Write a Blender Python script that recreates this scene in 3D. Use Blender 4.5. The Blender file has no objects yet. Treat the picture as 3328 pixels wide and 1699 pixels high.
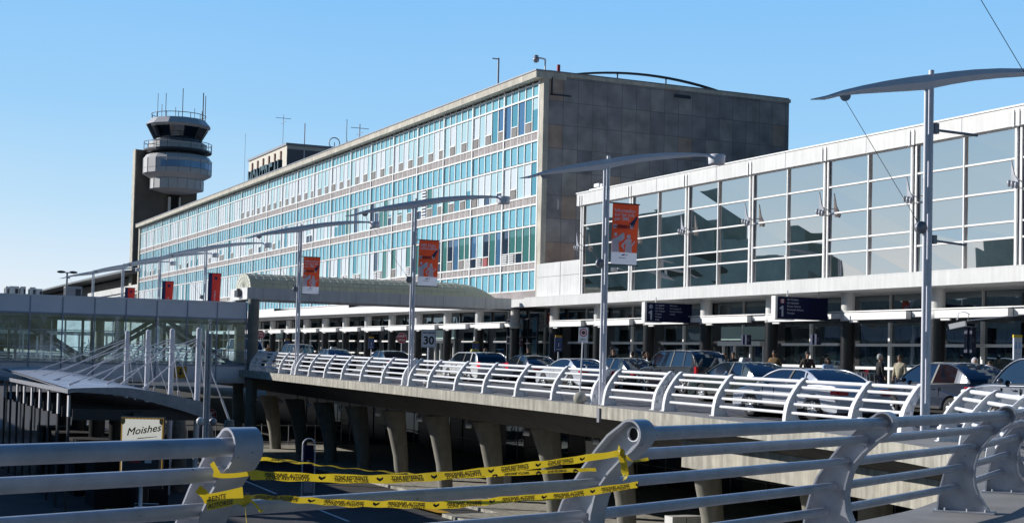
import bpy, bmesh, math, random
from math import sin, cos, pi, radians, sqrt, atan2
from mathutils import Vector, Matrix
random.seed(11)
sc = bpy.context.scene
COL = sc.collection

# ------------------------------------------------------------------ mesh builder
class MB:
    def __init__(s): s.v=[]; s.f=[]; s.mi=[]; s.sm=[]
    def face(s, pts, m=0, smooth=False):
        b=len(s.v); s.v+= [tuple(p) for p in pts]; s.f.append(tuple(range(b,b+len(pts)))); s.mi.append(m); s.sm.append(smooth)
    def mesh(s, verts, faces, m=0, smooth=False):
        b=len(s.v); s.v+=[tuple(p) for p in verts]
        for f in faces: s.f.append(tuple(i+b for i in f)); s.mi.append(m); s.sm.append(smooth)
    def box(s,x0,x1,y0,y1,z0,z1,m=0):
        V=[(x0,y0,z0),(x1,y0,z0),(x1,y1,z0),(x0,y1,z0),(x0,y0,z1),(x1,y0,z1),(x1,y1,z1),(x0,y1,z1)]
        s.mesh(V,[(0,3,2,1),(4,5,6,7),(0,1,5,4),(1,2,6,5),(2,3,7,6),(3,0,4,7)],m)
    def obox(s,p0,p1,w,h,m=0,up=(0,0,1)):
        p0=Vector(p0);p1=Vector(p1);d=(p1-p0).normalized();u=Vector(up)
        sx=d.cross(u)
        if sx.length<1e-4: sx=d.cross(Vector((1,0,0)))
        sx.normalize();uz=sx.cross(d).normalized()
        V=[]
        for p in (p0,p1):
            for a,b in ((-1,-1),(1,-1),(1,1),(-1,1)): V.append(p+sx*a*w/2+uz*b*h/2)
        s.mesh(V,[(0,1,2,3),(7,6,5,4),(0,4,5,1),(1,5,6,2),(2,6,7,3),(3,7,4,0)],m)
    def tube(s,p0,p1,r,n=10,m=0,r1=None,cap=True):
        s.path([p0,p1],r,n,m,cap,[r,r if r1 is None else r1])
    def path(s,pts,r,n=10,m=0,cap=True,rs=None):
        pts=[Vector(p) for p in pts];V=[];k=len(pts)
        ref=Vector((0,0,1))
        for i,p in enumerate(pts):
            d=(pts[min(i+1,k-1)]-pts[max(i-1,0)]).normalized()
            if abs(d.dot(ref))>.97: ref=Vector((0,1,0)) if abs(d.y)<.9 else Vector((1,0,0))
            a=d.cross(ref).normalized();b=d.cross(a).normalized()
            rr=rs[i] if rs else r
            for j in range(n):
                t=2*pi*j/n;V.append(p+a*cos(t)*rr+b*sin(t)*rr)
        F=[]
        for i in range(k-1):
            for j in range(n):
                F.append((i*n+j,i*n+(j+1)%n,(i+1)*n+(j+1)%n,(i+1)*n+j))
        s.mesh(V,F,m,True)
        if cap:
            s.face(V[:n],m);s.face(V[(k-1)*n:][::-1],m)
    def prism(s,poly,fn,t0,t1,m=0,smooth=False):
        # poly 2D list, fn(a,b,t)->3D
        n=len(poly);A=[fn(a,b,t0) for a,b in poly];B=[fn(a,b,t1) for a,b in poly]
        s.face(A[::-1],m);s.face(B,m)
        s.mesh(A+B,[(i,(i+1)%n,(i+1)%n+n,i+n) for i in range(n)],m,smooth)
    def ell(s,c,rx,ry,rz,m=0,nu=12,nv=8,half=None):
        V=[];F=[]
        v0,v1=(-pi/2,pi/2) if half is None else half
        for i in range(nv+1):
            t=v0+(v1-v0)*i/nv
            for j in range(nu):
                a=2*pi*j/nu;V.append((c[0]+rx*cos(t)*cos(a),c[1]+ry*cos(t)*sin(a),c[2]+rz*sin(t)))
        for i in range(nv):
            for j in range(nu): F.append((i*nu+j,i*nu+(j+1)%nu,(i+1)*nu+(j+1)%nu,(i+1)*nu+j))
        s.mesh(V,F,m,True)
    def lathe(s,prof,c=(0,0,0),n=24,m=0,smooth=True,axis='z',a0=0,a1=2*pi):
        V=[];F=[];full=abs(a1-a0-2*pi)<1e-6;cnt=n if full else n+1
        for r,z in prof:
            for j in range(cnt):
                a=a0+(a1-a0)*j/n
                if axis=='z': V.append((c[0]+r*cos(a),c[1]+r*sin(a),c[2]+z))
                elif axis=='x': V.append((c[0]+z,c[1]+r*cos(a),c[2]+r*sin(a)))
                else: V.append((c[0]+r*cos(a),c[1]+z,c[2]+r*sin(a)))
        for i in range(len(prof)-1):
            for j in range(n):
                k=(j+1)%cnt
                F.append((i*cnt+j,i*cnt+k,(i+1)*cnt+k,(i+1)*cnt+j))
        s.mesh(V,F,m,smooth)
    def data(s,name,mats):
        me=bpy.data.meshes.new(name);me.from_pydata(s.v,[],s.f)
        for m in (mats if isinstance(mats,(list,tuple)) else [mats]): me.materials.append(m)
        me.polygons.foreach_set('material_index',s.mi);me.polygons.foreach_set('use_smooth',s.sm)
        bm=bmesh.new();bm.from_mesh(me)
        bmesh.ops.recalc_face_normals(bm,faces=bm.faces);bm.to_mesh(me);bm.free()
        me.update();return me
    def build(s,name,mats,parent=None,loc=(0,0,0),rz=0,**kw):
        return link(name,s.data(name,mats),parent,loc,rz,**kw)
    def build_split(s,name,mats,parent=None,loc=(0,0,0),rz=0,**kw):
        """one object per separate piece"""
        n=len(s.v);p=list(range(n))
        def fd(a):
            while p[a]!=a: p[a]=p[p[a]];a=p[a]
            return a
        for f in s.f:
            r=fd(f[0])
            for i in f[1:]: p[fd(i)]=r
        gr={}
        for k,f in enumerate(s.f): gr.setdefault(fd(f[0]),[]).append(k)
        for fs in gr.values():
            q=MB();mp={}
            for k in fs:
                for i in s.f[k]:
                    if i not in mp: mp[i]=len(q.v);q.v.append(s.v[i])
                q.f.append(tuple(mp[i] for i in s.f[k]));q.mi.append(s.mi[k]);q.sm.append(s.sm[k])
            q.build(name,mats,parent,loc,rz,**kw)

def link(name,me,parent=None,loc=(0,0,0),rz=0,label=None,cat=None,group=None,kind=None):
    o=bpy.data.objects.new(name,me);COL.objects.link(o);o.location=loc;o.rotation_euler=(0,0,rz)
    if parent: o.parent=parent
    if label:o['label']=label
    if cat:o['category']=cat
    if group:o['group']=group
    if kind:o['kind']=kind
    return o
def thing(name,label,cat,loc=(0,0,0),rz=0,group=None): return link(name,None,None,loc,rz,label,cat,group)
def copy_tree(o,parent=None,label=None,group=None,loc=None,rz=None):
    c=o.copy();COL.objects.link(c)
    if parent:c.parent=parent
    if label:c['label']=label
    if group:c['group']=group
    if loc is not None:c.location=loc
    if rz is not None:c.rotation_euler=(0,0,rz)
    for ch in list(o.children): copy_tree(ch,c)
    return c
_tc={}
def text2d(s,size=1.0,bold=0.0,shear=0.0,align='LEFT'):
    k=(s,size,bold,shear,align)
    if k in _tc:return _tc[k]
    cu=bpy.data.curves.new('t','FONT');cu.body=s;cu.size=size;cu.offset=bold;cu.shear=shear;cu.align_x=align;cu.resolution_u=3
    o=bpy.data.objects.new('t',cu);COL.objects.link(o)
    dg=bpy.context.evaluated_depsgraph_get();e=o.evaluated_get(dg);me=e.to_mesh()
    V=[(v.co.x,v.co.y) for v in me.vertices];F=[tuple(p.vertices) for p in me.polygons]
    e.to_mesh_clear();bpy.data.objects.remove(o);bpy.data.curves.remove(cu)
    _tc[k]=(V,F);return V,F
def add_text(mb,s,fn,size,m=0,bold=0.0,shear=0.0,align='LEFT',sx=1.0):
    V,F=text2d(s,size,bold,shear,align);mb.mesh([fn(a*sx,b) for a,b in V],F,m)

# ------------------------------------------------------------------ materials
def M(name,col,rough=.6,metal=0,var=.0,vscale=4,bump=0,bscale=30,spec=.5,streak=0,coat=0):
    m=bpy.data.materials.new(name);m.use_nodes=True;nt=m.node_tree;N=nt.nodes;L=nt.links
    b=N['Principled BSDF'];b.inputs['Roughness'].default_value=rough;b.inputs['Metallic'].default_value=metal
    b.inputs['Base Color'].default_value=(*col,1);b.inputs['Specular IOR Level'].default_value=spec
    if coat:b.inputs['Coat Weight'].default_value=coat;b.inputs['Coat Roughness'].default_value=.05
    if var or bump or streak:
        tc=N.new('ShaderNodeNewGeometry')
    if var or streak:
        n=N.new('ShaderNodeTexNoise');n.inputs['Scale'].default_value=vscale;n.inputs['Detail'].default_value=6;n.inputs['Roughness'].default_value=.65
        L.new(tc.outputs['Position'],n.inputs['Vector'])
        r=N.new('ShaderNodeValToRGB');r.color_ramp.elements[0].position=.3;r.color_ramp.elements[1].position=.72
        r.color_ramp.elements[0].color=(*[c*(1-var) for c in col],1);r.color_ramp.elements[1].color=(*[min(1,c*(1+var*.6)) for c in col],1)
        L.new(n.outputs['Fac'],r.inputs['Fac']);out=r.outputs['Color']
        if streak:
            mp=N.new('ShaderNodeMapping');mp.inputs['Scale'].default_value=(3,3,.25)
            L.new(tc.outputs['Position'],mp.inputs['Vector'])
            n2=N.new('ShaderNodeTexNoise');n2.inputs['Scale'].default_value=1.6;n2.inputs['Detail'].default_value=5
            L.new(mp.outputs['Vector'],n2.inputs['Vector'])
            r2=N.new('ShaderNodeValToRGB');r2.color_ramp.elements[0].position=.35;r2.color_ramp.elements[1].position=.65
            r2.color_ramp.elements[0].color=(1-streak,)*3+(1,);r2.color_ramp.elements[1].color=(1,1,1,1)
            L.new(n2.outputs['Fac'],r2.inputs['Fac'])
            mx=N.new('ShaderNodeMix');mx.data_type='RGBA';mx.blend_type='MULTIPLY';mx.inputs[0].default_value=1
            L.new(out,mx.inputs[6]);L.new(r2.outputs['Color'],mx.inputs[7]);out=mx.outputs[2]
        L.new(out,b.inputs['Base Color'])
    if bump:
        n3=N.new('ShaderNodeTexNoise');n3.inputs['Scale'].default_value=bscale;n3.inputs['Detail'].default_value=4
        L.new(tc.outputs['Position'],n3.inputs['Vector'])
        bp=N.new('ShaderNodeBump');bp.inputs['Strength'].default_value=bump;bp.inputs['Distance'].default_value=.02
        L.new(n3.outputs['Fac'],bp.inputs['Height']);L.new(bp.outputs['Normal'],b.inputs['Normal'])
    return m
def mirror(name,diff,tint,fac,rough=.02,wave=.0,wscale=.5,wdist=.3):
    m=bpy.data.materials.new(name);m.use_nodes=True;nt=m.node_tree;N=nt.nodes;L=nt.links
    N.remove(N['Principled BSDF']);o=N['Material Output']
    d=N.new('ShaderNodeBsdfDiffuse');d.inputs['Color'].default_value=(*diff,1)
    g=N.new('ShaderNodeBsdfGlossy');g.inputs['Color'].default_value=(*tint,1);g.inputs['Roughness'].default_value=rough
    mx=N.new('ShaderNodeMixShader');mx.inputs[0].default_value=fac
    L.new(d.outputs[0],mx.inputs[1]);L.new(g.outputs[0],mx.inputs[2]);L.new(mx.outputs[0],o.inputs['Surface'])
    if wave:
        ge=N.new('ShaderNodeNewGeometry');n=N.new('ShaderNodeTexNoise');n.inputs['Scale'].default_value=wscale;n.inputs['Detail'].default_value=1.5
        L.new(ge.outputs['Position'],n.inputs['Vector'])
        b=N.new('ShaderNodeBump');b.inputs['Strength'].default_value=wave;b.inputs['Distance'].default_value=wdist
        L.new(n.outputs['Fac'],b.inputs['Height']);L.new(b.outputs['Normal'],g.inputs['Normal'])
    return m
def clear(name,tint,refl,trans,pale_mix=.15):
    m=bpy.data.materials.new(name);m.use_nodes=True;nt=m.node_tree;N=nt.nodes;L=nt.links
    N.remove(N['Principled BSDF']);o=N['Material Output']
    t=N.new('ShaderNodeBsdfTransparent');t.inputs['Color'].default_value=(*trans,1)
    g=N.new('ShaderNodeBsdfGlossy');g.inputs['Color'].default_value=(*tint,1);g.inputs['Roughness'].default_value=.03
    d=N.new('ShaderNodeBsdfDiffuse');d.inputs['Color'].default_value=(.60,.74,.82,1)  # patchy pale blue film mixed over the clear glass
    ge=N.new('ShaderNodeNewGeometry');n=N.new('ShaderNodeTexNoise');n.inputs['Scale'].default_value=1.2;n.inputs['Detail'].default_value=5
    L.new(ge.outputs['Position'],n.inputs['Vector'])
    r=N.new('ShaderNodeMapRange');r.inputs[1].default_value=.45;r.inputs[2].default_value=.75;r.inputs[4].default_value=pale_mix
    L.new(n.outputs['Fac'],r.inputs[0])
    m1=N.new('ShaderNodeMixShader');L.new(r.outputs[0],m1.inputs[0]);L.new(t.outputs[0],m1.inputs[1]);L.new(d.outputs[0],m1.inputs[2])
    m2=N.new('ShaderNodeMixShader');m2.inputs[0].default_value=refl;L.new(m1.outputs[0],m2.inputs[1]);L.new(g.outputs[0],m2.inputs[2])
    L.new(m2.outputs[0],o.inputs['Surface']);return m
def tiles(name,cols,w,h,mortar,axis,rough=.8,var=.3):
    m=bpy.data.materials.new(name);m.use_nodes=True;nt=m.node_tree;N=nt.nodes;L=nt.links
    b=N['Principled BSDF'];b.inputs['Roughness'].default_value=rough
    g=N.new('ShaderNodeNewGeometry');sp=N.new('ShaderNodeSeparateXYZ');L.new(g.outputs['Position'],sp.inputs[0])
    cb=N.new('ShaderNodeCombineXYZ');L.new(sp.outputs['XY'.index(axis)],cb.inputs[0]);L.new(sp.outputs[2],cb.inputs[1])
    # cell ids
    def fl(src,d):
        a=N.new('ShaderNodeMath');a.operation='DIVIDE';L.new(src,a.inputs[0]);a.inputs[1].default_value=d
        f=N.new('ShaderNodeMath');f.operation='FLOOR';L.new(a.outputs[0],f.inputs[0]);return a,f
    ax,fx=fl(sp.outputs['XY'.index(axis)],w);az,fz=fl(sp.outputs[2],h)
    c2=N.new('ShaderNodeCombineXYZ');L.new(fx.outputs[0],c2.inputs[0]);L.new(fz.outputs[0],c2.inputs[1])
    wn=N.new('ShaderNodeTexWhiteNoise');wn.noise_dimensions='3D';L.new(c2.outputs[0],wn.inputs['Vector'])
    rp=N.new('ShaderNodeValToRGB');rp.color_ramp.interpolation='CONSTANT'
    els=rp.color_ramp.elements
    els[0].color=(*cols[0][1],1);els[0].position=0
    els[1].color=(*cols[1][1],1);els[1].position=cols[1][0]
    for p,c in cols[2:]:
        e=els.new(p);e.color=(*c,1)
    L.new(wn.outputs['Value'],rp.inputs['Fac'])
    n=N.new('ShaderNodeTexNoise');n.inputs['Scale'].default_value=.9;n.inputs['Detail'].default_value=7;L.new(g.outputs['Position'],n.inputs['Vector'])
    mr=N.new('ShaderNodeMapRange');mr.inputs[1].default_value=.3;mr.inputs[2].default_value=.7;mr.inputs[3].default_value=1-var;mr.inputs[4].default_value=1+var
    L.new(n.outputs['Fac'],mr.inputs[0])
    mx=N.new('ShaderNodeMix');mx.data_type='RGBA';mx.blend_type='MULTIPLY';mx.inputs[0].default_value=1
    L.new(rp.outputs['Color'],mx.inputs[6]);L.new(mr.outputs[0],mx.inputs[7])
    def edge(a,thr):
        f=N.new('ShaderNodeMath');f.operation='FRACT';L.new(a.outputs[0],f.inputs[0])
        q=N.new('ShaderNodeMath');q.operation='LESS_THAN';L.new(f.outputs[0],q.inputs[0]);q.inputs[1].default_value=thr;return q
    e1=edge(ax,mortar/w);e2=edge(az,mortar/h)
    mm=N.new('ShaderNodeMath');mm.operation='MAXIMUM';L.new(e1.outputs[0],mm.inputs[0]);L.new(e2.outputs[0],mm.inputs[1])
    m2=N.new('ShaderNodeMix');m2.data_type='RGBA';L.new(mm.outputs[0],m2.inputs[0]);L.new(mx.outputs[2],m2.inputs[6])
    m2.inputs[7].default_value=(*[c*.55 for c in cols[0][1]],1)
    L.new(m2.outputs[2],b.inputs['Base Color']);return m

asph=M('asphalt',(.062,.062,.068),.9,var=.35,vscale=.7,bump=.3,bscale=60)
asph2=M('road_asphalt',(.13,.13,.14),.9,var=.25,vscale=.5,bump=.3,bscale=60)
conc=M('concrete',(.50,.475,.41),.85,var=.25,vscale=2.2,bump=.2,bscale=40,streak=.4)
concd=M('concrete_top',(.27,.265,.26),.9,var=.25,vscale=1.3,bump=.3,bscale=50)
concu=M('concrete_soffit_shaded',(.10,.097,.09),.9,var=.3,vscale=.8,streak=.2)  # underside concrete darkened, deep shade put into the colour
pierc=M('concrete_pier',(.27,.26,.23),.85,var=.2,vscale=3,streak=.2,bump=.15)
wpaint=M('white_painted_steel',(.84,.85,.88),.35,var=.06,vscale=3)
fpaint=M('shade_toned_white_steel',(.43,.45,.51),.33,metal=.0,var=.22,vscale=5,bump=.06,bscale=140,streak=.12)  # white rail paint darkened and blued for its shaded side
def chips(m,col,scale,thr):
    nt=m.node_tree;N=nt.nodes;L=nt.links;b=N['Principled BSDF'];src=b.inputs['Base Color'].links[0].from_socket
    g=N.new('ShaderNodeNewGeometry');n=N.new('ShaderNodeTexNoise');n.inputs['Scale'].default_value=scale;n.inputs['Detail'].default_value=3;L.new(g.outputs['Position'],n.inputs['Vector'])
    r=N.new('ShaderNodeMapRange');r.inputs[1].default_value=thr;r.inputs[2].default_value=thr+.03;L.new(n.outputs['Fac'],r.inputs[0])
    x=N.new('ShaderNodeMix');x.data_type='RGBA';L.new(r.outputs[0],x.inputs[0]);L.new(src,x.inputs[6]);x.inputs[7].default_value=(*col,1);L.new(x.outputs[2],b.inputs['Base Color'])
chips(fpaint,(.12,.10,.09),26,.71)
lampp=M('pale_painted_pole',(.78,.79,.86),.38,var=.06,vscale=3)
dsteel=M('dark_steel',(.05,.055,.07),.4,metal=.6)
gsteel=M('grey_steel',(.28,.29,.33),.45,metal=.3,var=.1)
wpanel=M('white_cladding',(.72,.72,.72),.5,var=.09,vscale=.8,streak=.14)
wtrim=M('white_trim',(.86,.86,.86),.5,var=.05,vscale=2)
cornice=M('cornice_concrete',(.62,.58,.50),.85,var=.25,vscale=1.2,streak=.2)
pinkst=M('grey_pink_stone',(.36,.32,.32),.8,var=.25,vscale=1.5)
turq=M('turquoise_panel',(.20,.49,.61),.25,var=.12,vscale=.7)
turq2=M('pale_turquoise_pane',(.22,.50,.60),.2,var=.15,vscale=.7)
endst=tiles('end_wall_stone',[(0,(.30,.285,.29)),(.45,(.33,.31,.30)),(.72,(.25,.24,.25)),(.86,(.38,.29,.24)),(.95,(.20,.195,.21))],1.02,1.42,.035,'X')
towst=M('tower_concrete',(.16,.145,.13),.85,var=.25,vscale=.3)
towpan=M('tower_panel',(.58,.57,.58),.45,var=.08,vscale=.5)
towgl=mirror('tower_glass',(.01,.012,.015),(.35,.4,.45),.4)
glassU=mirror('terminal_glass_upper',(.035,.055,.055),(.90,.79,.72),.82,.01,.02,.30,.2)
glassL=mirror('terminal_glass_lower',(.02,.03,.035),(.27,.32,.35),.72,.02,.04,.6,.2)
darkgr=M('black_granite',(.016,.017,.02),.3,var=.2)
black=M('black_void',(.008,.008,.009),.8)
orange=M('banner_orange',(.66,.085,.03),.7,var=.05)
red=M('banner_red',(.42,.03,.03),.7,var=.05)
navy=M('banner_navy',(.02,.03,.13),.6)
bwhite=M('banner_white',(.85,.90,1.0),.7)
yell=M('yellow_tape',(.52,.42,.02),.35,var=.12,vscale=14)
def _transl(m,col,f):
    nt=m.node_tree;N=nt.nodes;L=nt.links;o=N['Material Output'];b=N['Principled BSDF'];t=N.new('ShaderNodeBsdfTranslucent');t.inputs[0].default_value=(*col,1)
    x=N.new('ShaderNodeMixShader');x.inputs[0].default_value=f;L.new(b.outputs[0],x.inputs[1]);L.new(t.outputs[0],x.inputs[2]);L.new(x.outputs[0],o.inputs['Surface'])
_transl(yell,(.85,.62,.03),.30);_transl(orange,(.7,.09,.03),.15);_transl(red,(.5,.04,.03),.2);_transl(bwhite,(.7,.75,.9),.2)
blk=M('black_ink',(.015,.015,.02),.5)
wink=M('white_ink',(.75,.78,.82),.5)
signb=M('sign_navy',(.009,.013,.055),.75,spec=.15)
signw=M('sign_white',(.62,.66,.74),.4)
signr=M('sign_red',(.36,.02,.04),.4)
yline=M('yellow_paint',(.62,.36,.02),.7,var=.25,vscale=6)
wline=M('road_white',(.68,.68,.68),.7,var=.2,vscale=6)
vault=M('vault_panel',(.66,.66,.56),.5,var=.15,vscale=2);_transl(vault,(.75,.75,.62),.45)
beige=M('beige_wall',(.5,.47,.40),.8,var=.15)
# ------------------------------------------------------------------ camera, sky, sun
EYE=1.45
cd=bpy.data.cameras.new('camera');cam=bpy.data.objects.new('camera',cd);COL.objects.link(cam);sc.camera=cam
ph,th,ro=radians(25.2),radians(2.09),radians(1.3)
Fw=Vector((sin(ph)*cos(th),cos(ph)*cos(th),sin(th)));R0=Vector((cos(ph),-sin(ph),0));U0=Vector((-sin(ph)*sin(th),-cos(ph)*sin(th),cos(th)))
Rr=R0*cos(ro)+U0*sin(ro);Uu=U0*cos(ro)-R0*sin(ro)
cam.matrix_world=Matrix(((Rr.x,Uu.x,-Fw.x,0),(Rr.y,Uu.y,-Fw.y,0),(Rr.z,Uu.z,-Fw.z,EYE),(0,0,0,1)))
cd.sensor_width=36;cd.lens=36*3650/2576;cd.shift_y=(769-657.5)/2576;cd.clip_end=6000;cd.clip_start=.1
SUN_EL,SUN_B=22,41          # elevation; degrees from -X towards +Y
sd=Vector((-cos(radians(SUN_B))*cos(radians(SUN_EL)),sin(radians(SUN_B))*cos(radians(SUN_EL)),sin(radians(SUN_EL))))
sl=bpy.data.lights.new('sun','SUN');so=bpy.data.objects.new('sun',sl);COL.objects.link(so)
sl.energy=5.0;sl.angle=radians(.5);sl.color=(1,.95,.87);so.rotation_euler=sd.to_track_quat('Z','Y').to_euler()
w=bpy.data.worlds.new('World');sc.world=w;w.use_nodes=True;nt=w.node_tree
bg=nt.nodes['Background'];sky=nt.nodes.new('ShaderNodeTexSky');sky.sky_type='NISHITA';sky.sun_disc=False
sky.sun_elevation=radians(SUN_EL);sky.sun_rotation=atan2(sd.x,sd.y);sky.altitude=50;sky.air_density=1.0;sky.dust_density=.6;sky.ozone_density=2.5
# clear sky: Nishita overall, with the pale band that haze gives the sunward horizon
tcw=nt.nodes.new('ShaderNodeTexCoord');sx_=nt.nodes.new('ShaderNodeSeparateXYZ');nt.links.new(tcw.outputs['Generated'],sx_.inputs[0])
rw=nt.nodes.new('ShaderNodeValToRGB');els=rw.color_ramp.elements
SK=[(0,(.88,.93,.98)),(.035,(.80,.90,1.0)),(.09,(.55,.79,1.0)),(.16,(.36,.67,1.0)),(.26,(.25,.575,1.0)),(.42,(.12,.36,.78)),(1,(.03,.11,.36))]
els[0].position=0;els[0].color=(*SK[0][1],1);els[1].position=1;els[1].color=(*SK[-1][1],1)
for p_,c_ in SK[1:-1]:
    e_=els.new(p_);e_.color=(*c_,1)
nz=nt.nodes.new('ShaderNodeTexNoise');nz.inputs['Scale'].default_value=2.2;nz.inputs['Detail'].default_value=4;nt.links.new(tcw.outputs['Generated'],nz.inputs['Vector'])
ma=nt.nodes.new('ShaderNodeMath');ma.operation='MULTIPLY_ADD';ma.inputs[1].default_value=.055;nt.links.new(nz.outputs['Fac'],ma.inputs[0]);nt.links.new(sx_.outputs[2],ma.inputs[2])
ms=nt.nodes.new('ShaderNodeMath');ms.operation='SUBTRACT';ms.inputs[1].default_value=.028;ms.use_clamp=True;nt.links.new(ma.outputs[0],ms.inputs[0])
nt.links.new(ms.outputs[0],rw.inputs['Fac'])
mr=nt.nodes.new('ShaderNodeMapRange');mr.inputs[1].default_value=-.15;mr.inputs[2].default_value=.45;mr.inputs[3].default_value=.0;mr.inputs[4].default_value=.93
nt.links.new(sx_.outputs[1],mr.inputs[0])
scl=nt.nodes.new('ShaderNodeVectorMath');scl.operation='SCALE';scl.inputs['Scale'].default_value=1/.10;nt.links.new(rw.outputs['Color'],scl.inputs[0])
hs=nt.nodes.new('ShaderNodeHueSaturation');hs.inputs['Saturation'].default_value=1.45;hs.inputs['Value'].default_value=.52
nt.links.new(sky.outputs[0],hs.inputs['Color'])
mxw=nt.nodes.new('ShaderNodeMix');mxw.data_type='RGBA';nt.links.new(mr.outputs[0],mxw.inputs[0]);nt.links.new(hs.outputs[0],mxw.inputs[6]);nt.links.new(scl.outputs[0],mxw.inputs[7])
nt.links.new(mxw.outputs[2],bg.inputs['Color']);bg.inputs['Strength'].default_value=.10
sc.view_settings.view_transform='Standard';sc.view_settings.look='None';sc.view_settings.exposure=0;sc.view_settings.gamma=1
sc.cycles.max_bounces=6;sc.cycles.transparent_max_bounces=12

# ------------------------------------------------------------------ setting
def zr(y,x=21.2):
    k=.009-.005*min(1,max(0,(x-21.5)/13.5));return k*min(150,max(0,y-25))
LOW=-4.6
def structure(n,mb,m): return mb.build(n,m,kind='structure')
mb=MB();mb.face([(-3000,-800,LOW),(3000,-800,LOW),(3000,5000,LOW),(-3000,5000,LOW)]);structure('ground',mb,asph)
# outer edge of the upper level (deck), from behind the camera round to the far roadway
EDGE=[(-30,5.0),(-12,4.75),(-2.5,5.45),(1.3,7.55),(4.2,8.75),(6.8,9.95),(9.0,11.1),(10.6,12.1),(13.0,14.1),(15.2,16.5),(17.0,18.7),(18.3,20.8),(19.4,24.5),(20.0,28.5),(20.4,32),(20.75,38.6),(20.85,46),(20.85,200)]
def offset(pts,d):
    out=[]
    for i,p in enumerate(pts):
        a=Vector(pts[max(i-1,0)]);b=Vector(pts[min(i+1,len(pts)-1)]);t=(b-a).normalized()
        out.append((p[0]+t.y*d,p[1]-t.x*d))
    return out
def smooth_poly(pts,n=4):
    out=[]
    for i in range(len(pts)-1):
        p0=Vector(pts[max(i-1,0)]);p1=Vector(pts[i]);p2=Vector(pts[i+1]);p3=Vector(pts[min(i+2,len(pts)-1)])
        k=n if (p2-p1).length<20 else 1
        if (p2-p1).length>=30:k=1
        for j in range(k):
            t=j/k;out.append(tuple(.5*((2*p1)+(-p0+p2)*t+(2*p0-5*p1+4*p2-p3)*t*t+(-p0+3*p1-3*p2+p3)*t**3)) if k>1 else tuple(p1))
    out.append(pts[-1]);return out
EL=[p for p in smooth_poly(EDGE[:-1])]+[(20.85,60),(20.85,80),(20.85,110),(20.85,150),(20.85,200)]
def P3(p,dz=0): return (p[0],p[1],zr(p[1])+dz)
# flat part of the deck top (to y=25) and the rising strips beyond
mb=MB()
flat=[p for p in EL if p[1]<25]
pa=[p for p in EL if p[1]>=25][0]
flat.append((flat[-1][0]+(pa[0]-flat[-1][0])*(25-flat[-1][1])/(pa[1]-flat[-1][1]),25))
mb.face([(p[0],p[1],0) for p in flat]+[(35,25,0),(35,-25,0),(-30,-25,0)])
strip=[flat[-1]]+[p for p in EL if p[1]>=25]
for a,b in zip(strip[:-1],strip[1:]):
    xs=[0,.35,1]
    for k in range(2):
        xa0=a[0]+(35-a[0])*xs[k];xa1=a[0]+(35-a[0])*xs[k+1];xb0=b[0]+(35-b[0])*xs[k];xb1=b[0]+(35-b[0])*xs[k+1]
        mb.face([(xa0,a[1],zr(a[1],xa0)),(xa1,a[1],zr(a[1],xa1)),(xb1,b[1],zr(b[1],xb1)),(xb0,b[1],zr(b[1],xb0))])
structure('deck_pavement',mb,concd)
# asphalt road sheet
mb=MB();ys=[-25,10,25,32,38.6,46,60,80,110,150,200]
def rx0(y): return 22.35 if y>38 else (22.35-(38-y)*.06 if y>25 else 21.57+(y-25)*.25)
for a,b in zip(ys[:-1],ys[1:]):
    n=4
    for k in range(n):
        f=lambda y,t:(rx0(y)+(34.9-rx0(y))*t)
        mb.face([(f(a,k/n),a,zr(a,f(a,k/n))+.006+.004*k/n),(f(a,(k+1)/n),a,zr(a,f(a,(k+1)/n))+.01),(f(b,(k+1)/n),b,zr(b,f(b,(k+1)/n))+.01),(f(b,k/n),b,zr(b,f(b,k/n))+.01)])
structure('upper_road',mb,asph2)
mb=MB()
for lx in (25.6,30.6):
    y=22
    while y<150:
        mb.face([(lx,y,zr(y,lx)+.03),(lx+.12,y,zr(y,lx)+.03),(lx+.12,y+2.2,zr(y+2.2,lx)+.03),(lx,y+2.2,zr(y+2.2,lx)+.03)]);y+=5.5
structure('lane_marking',mb,wline)
# kerb + sidewalk
mb=MB()
for a,b in zip(ys[:-1],ys[1:]):
    za,zb=zr(a,35),zr(b,35)
    V=[(34.9,a,za-.1),(35.2,a,za-.1),(35.2,b,zb-.1),(34.9,b,zb-.1),(34.9,a,za+.15),(35.2,a,za+.15),(35.2,b,zb+.15),(34.9,b,zb+.15)]
    mb.mesh(V,[(4,5,6,7),(0,4,7,3),(1,2,6,5)])
structure('kerb',mb,conc)
mb=MB()
for a,b in zip(ys[:-1],ys[1:]): mb.face([(35.2,a,zr(a,35)+.146),(42,a,zr(a,35)+.146),(42,b,zr(b,35)+.146),(35.2,b,zr(b,35)+.146)])
structure('sidewalk',mb,concd)
# slab fascia and soffit
mb=MB();E0=EL;E1=offset(EL,.25);E2=offset(EL,2.3);E3=offset(EL,2.6)
def wall(A,za,B,zb,m): 
    for i in range(len(A)-1):
        mb.face([P3(A[i],za),P3(A[i+1],za),P3(B[i+1],zb),P3(B[i],zb)],m)
for i in range(len(E0)-1):
    a,b=P3(E0[i],.0),P3(E0[i+1],.0)
    mb.face([a,b,(b[0],b[1],b[2]-.36),(a[0],a[1],a[2]-.36)],0)
wall(E0,-.36,E1,-.36,1);wall(E1,-.36,E2,-1.25,1)
for i in range(len(E2)-1):
    a,b=P3(E2[i],-1.25),P3(E2[i+1],-1.25);x=36.5
    if E2[i][1]<12: mb.face([a,b,(b[0],-25,b[2]),(a[0],-25,a[2])],1)
    else: mb.face([a,b,(x,b[1]+(0 if E2[i][1]>25 else -12),b[2]),(x,a[1]+(0 if E2[i][1]>25 else -12),a[2])],1)
structure('deck_slab',mb,[conc,concu])
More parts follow.
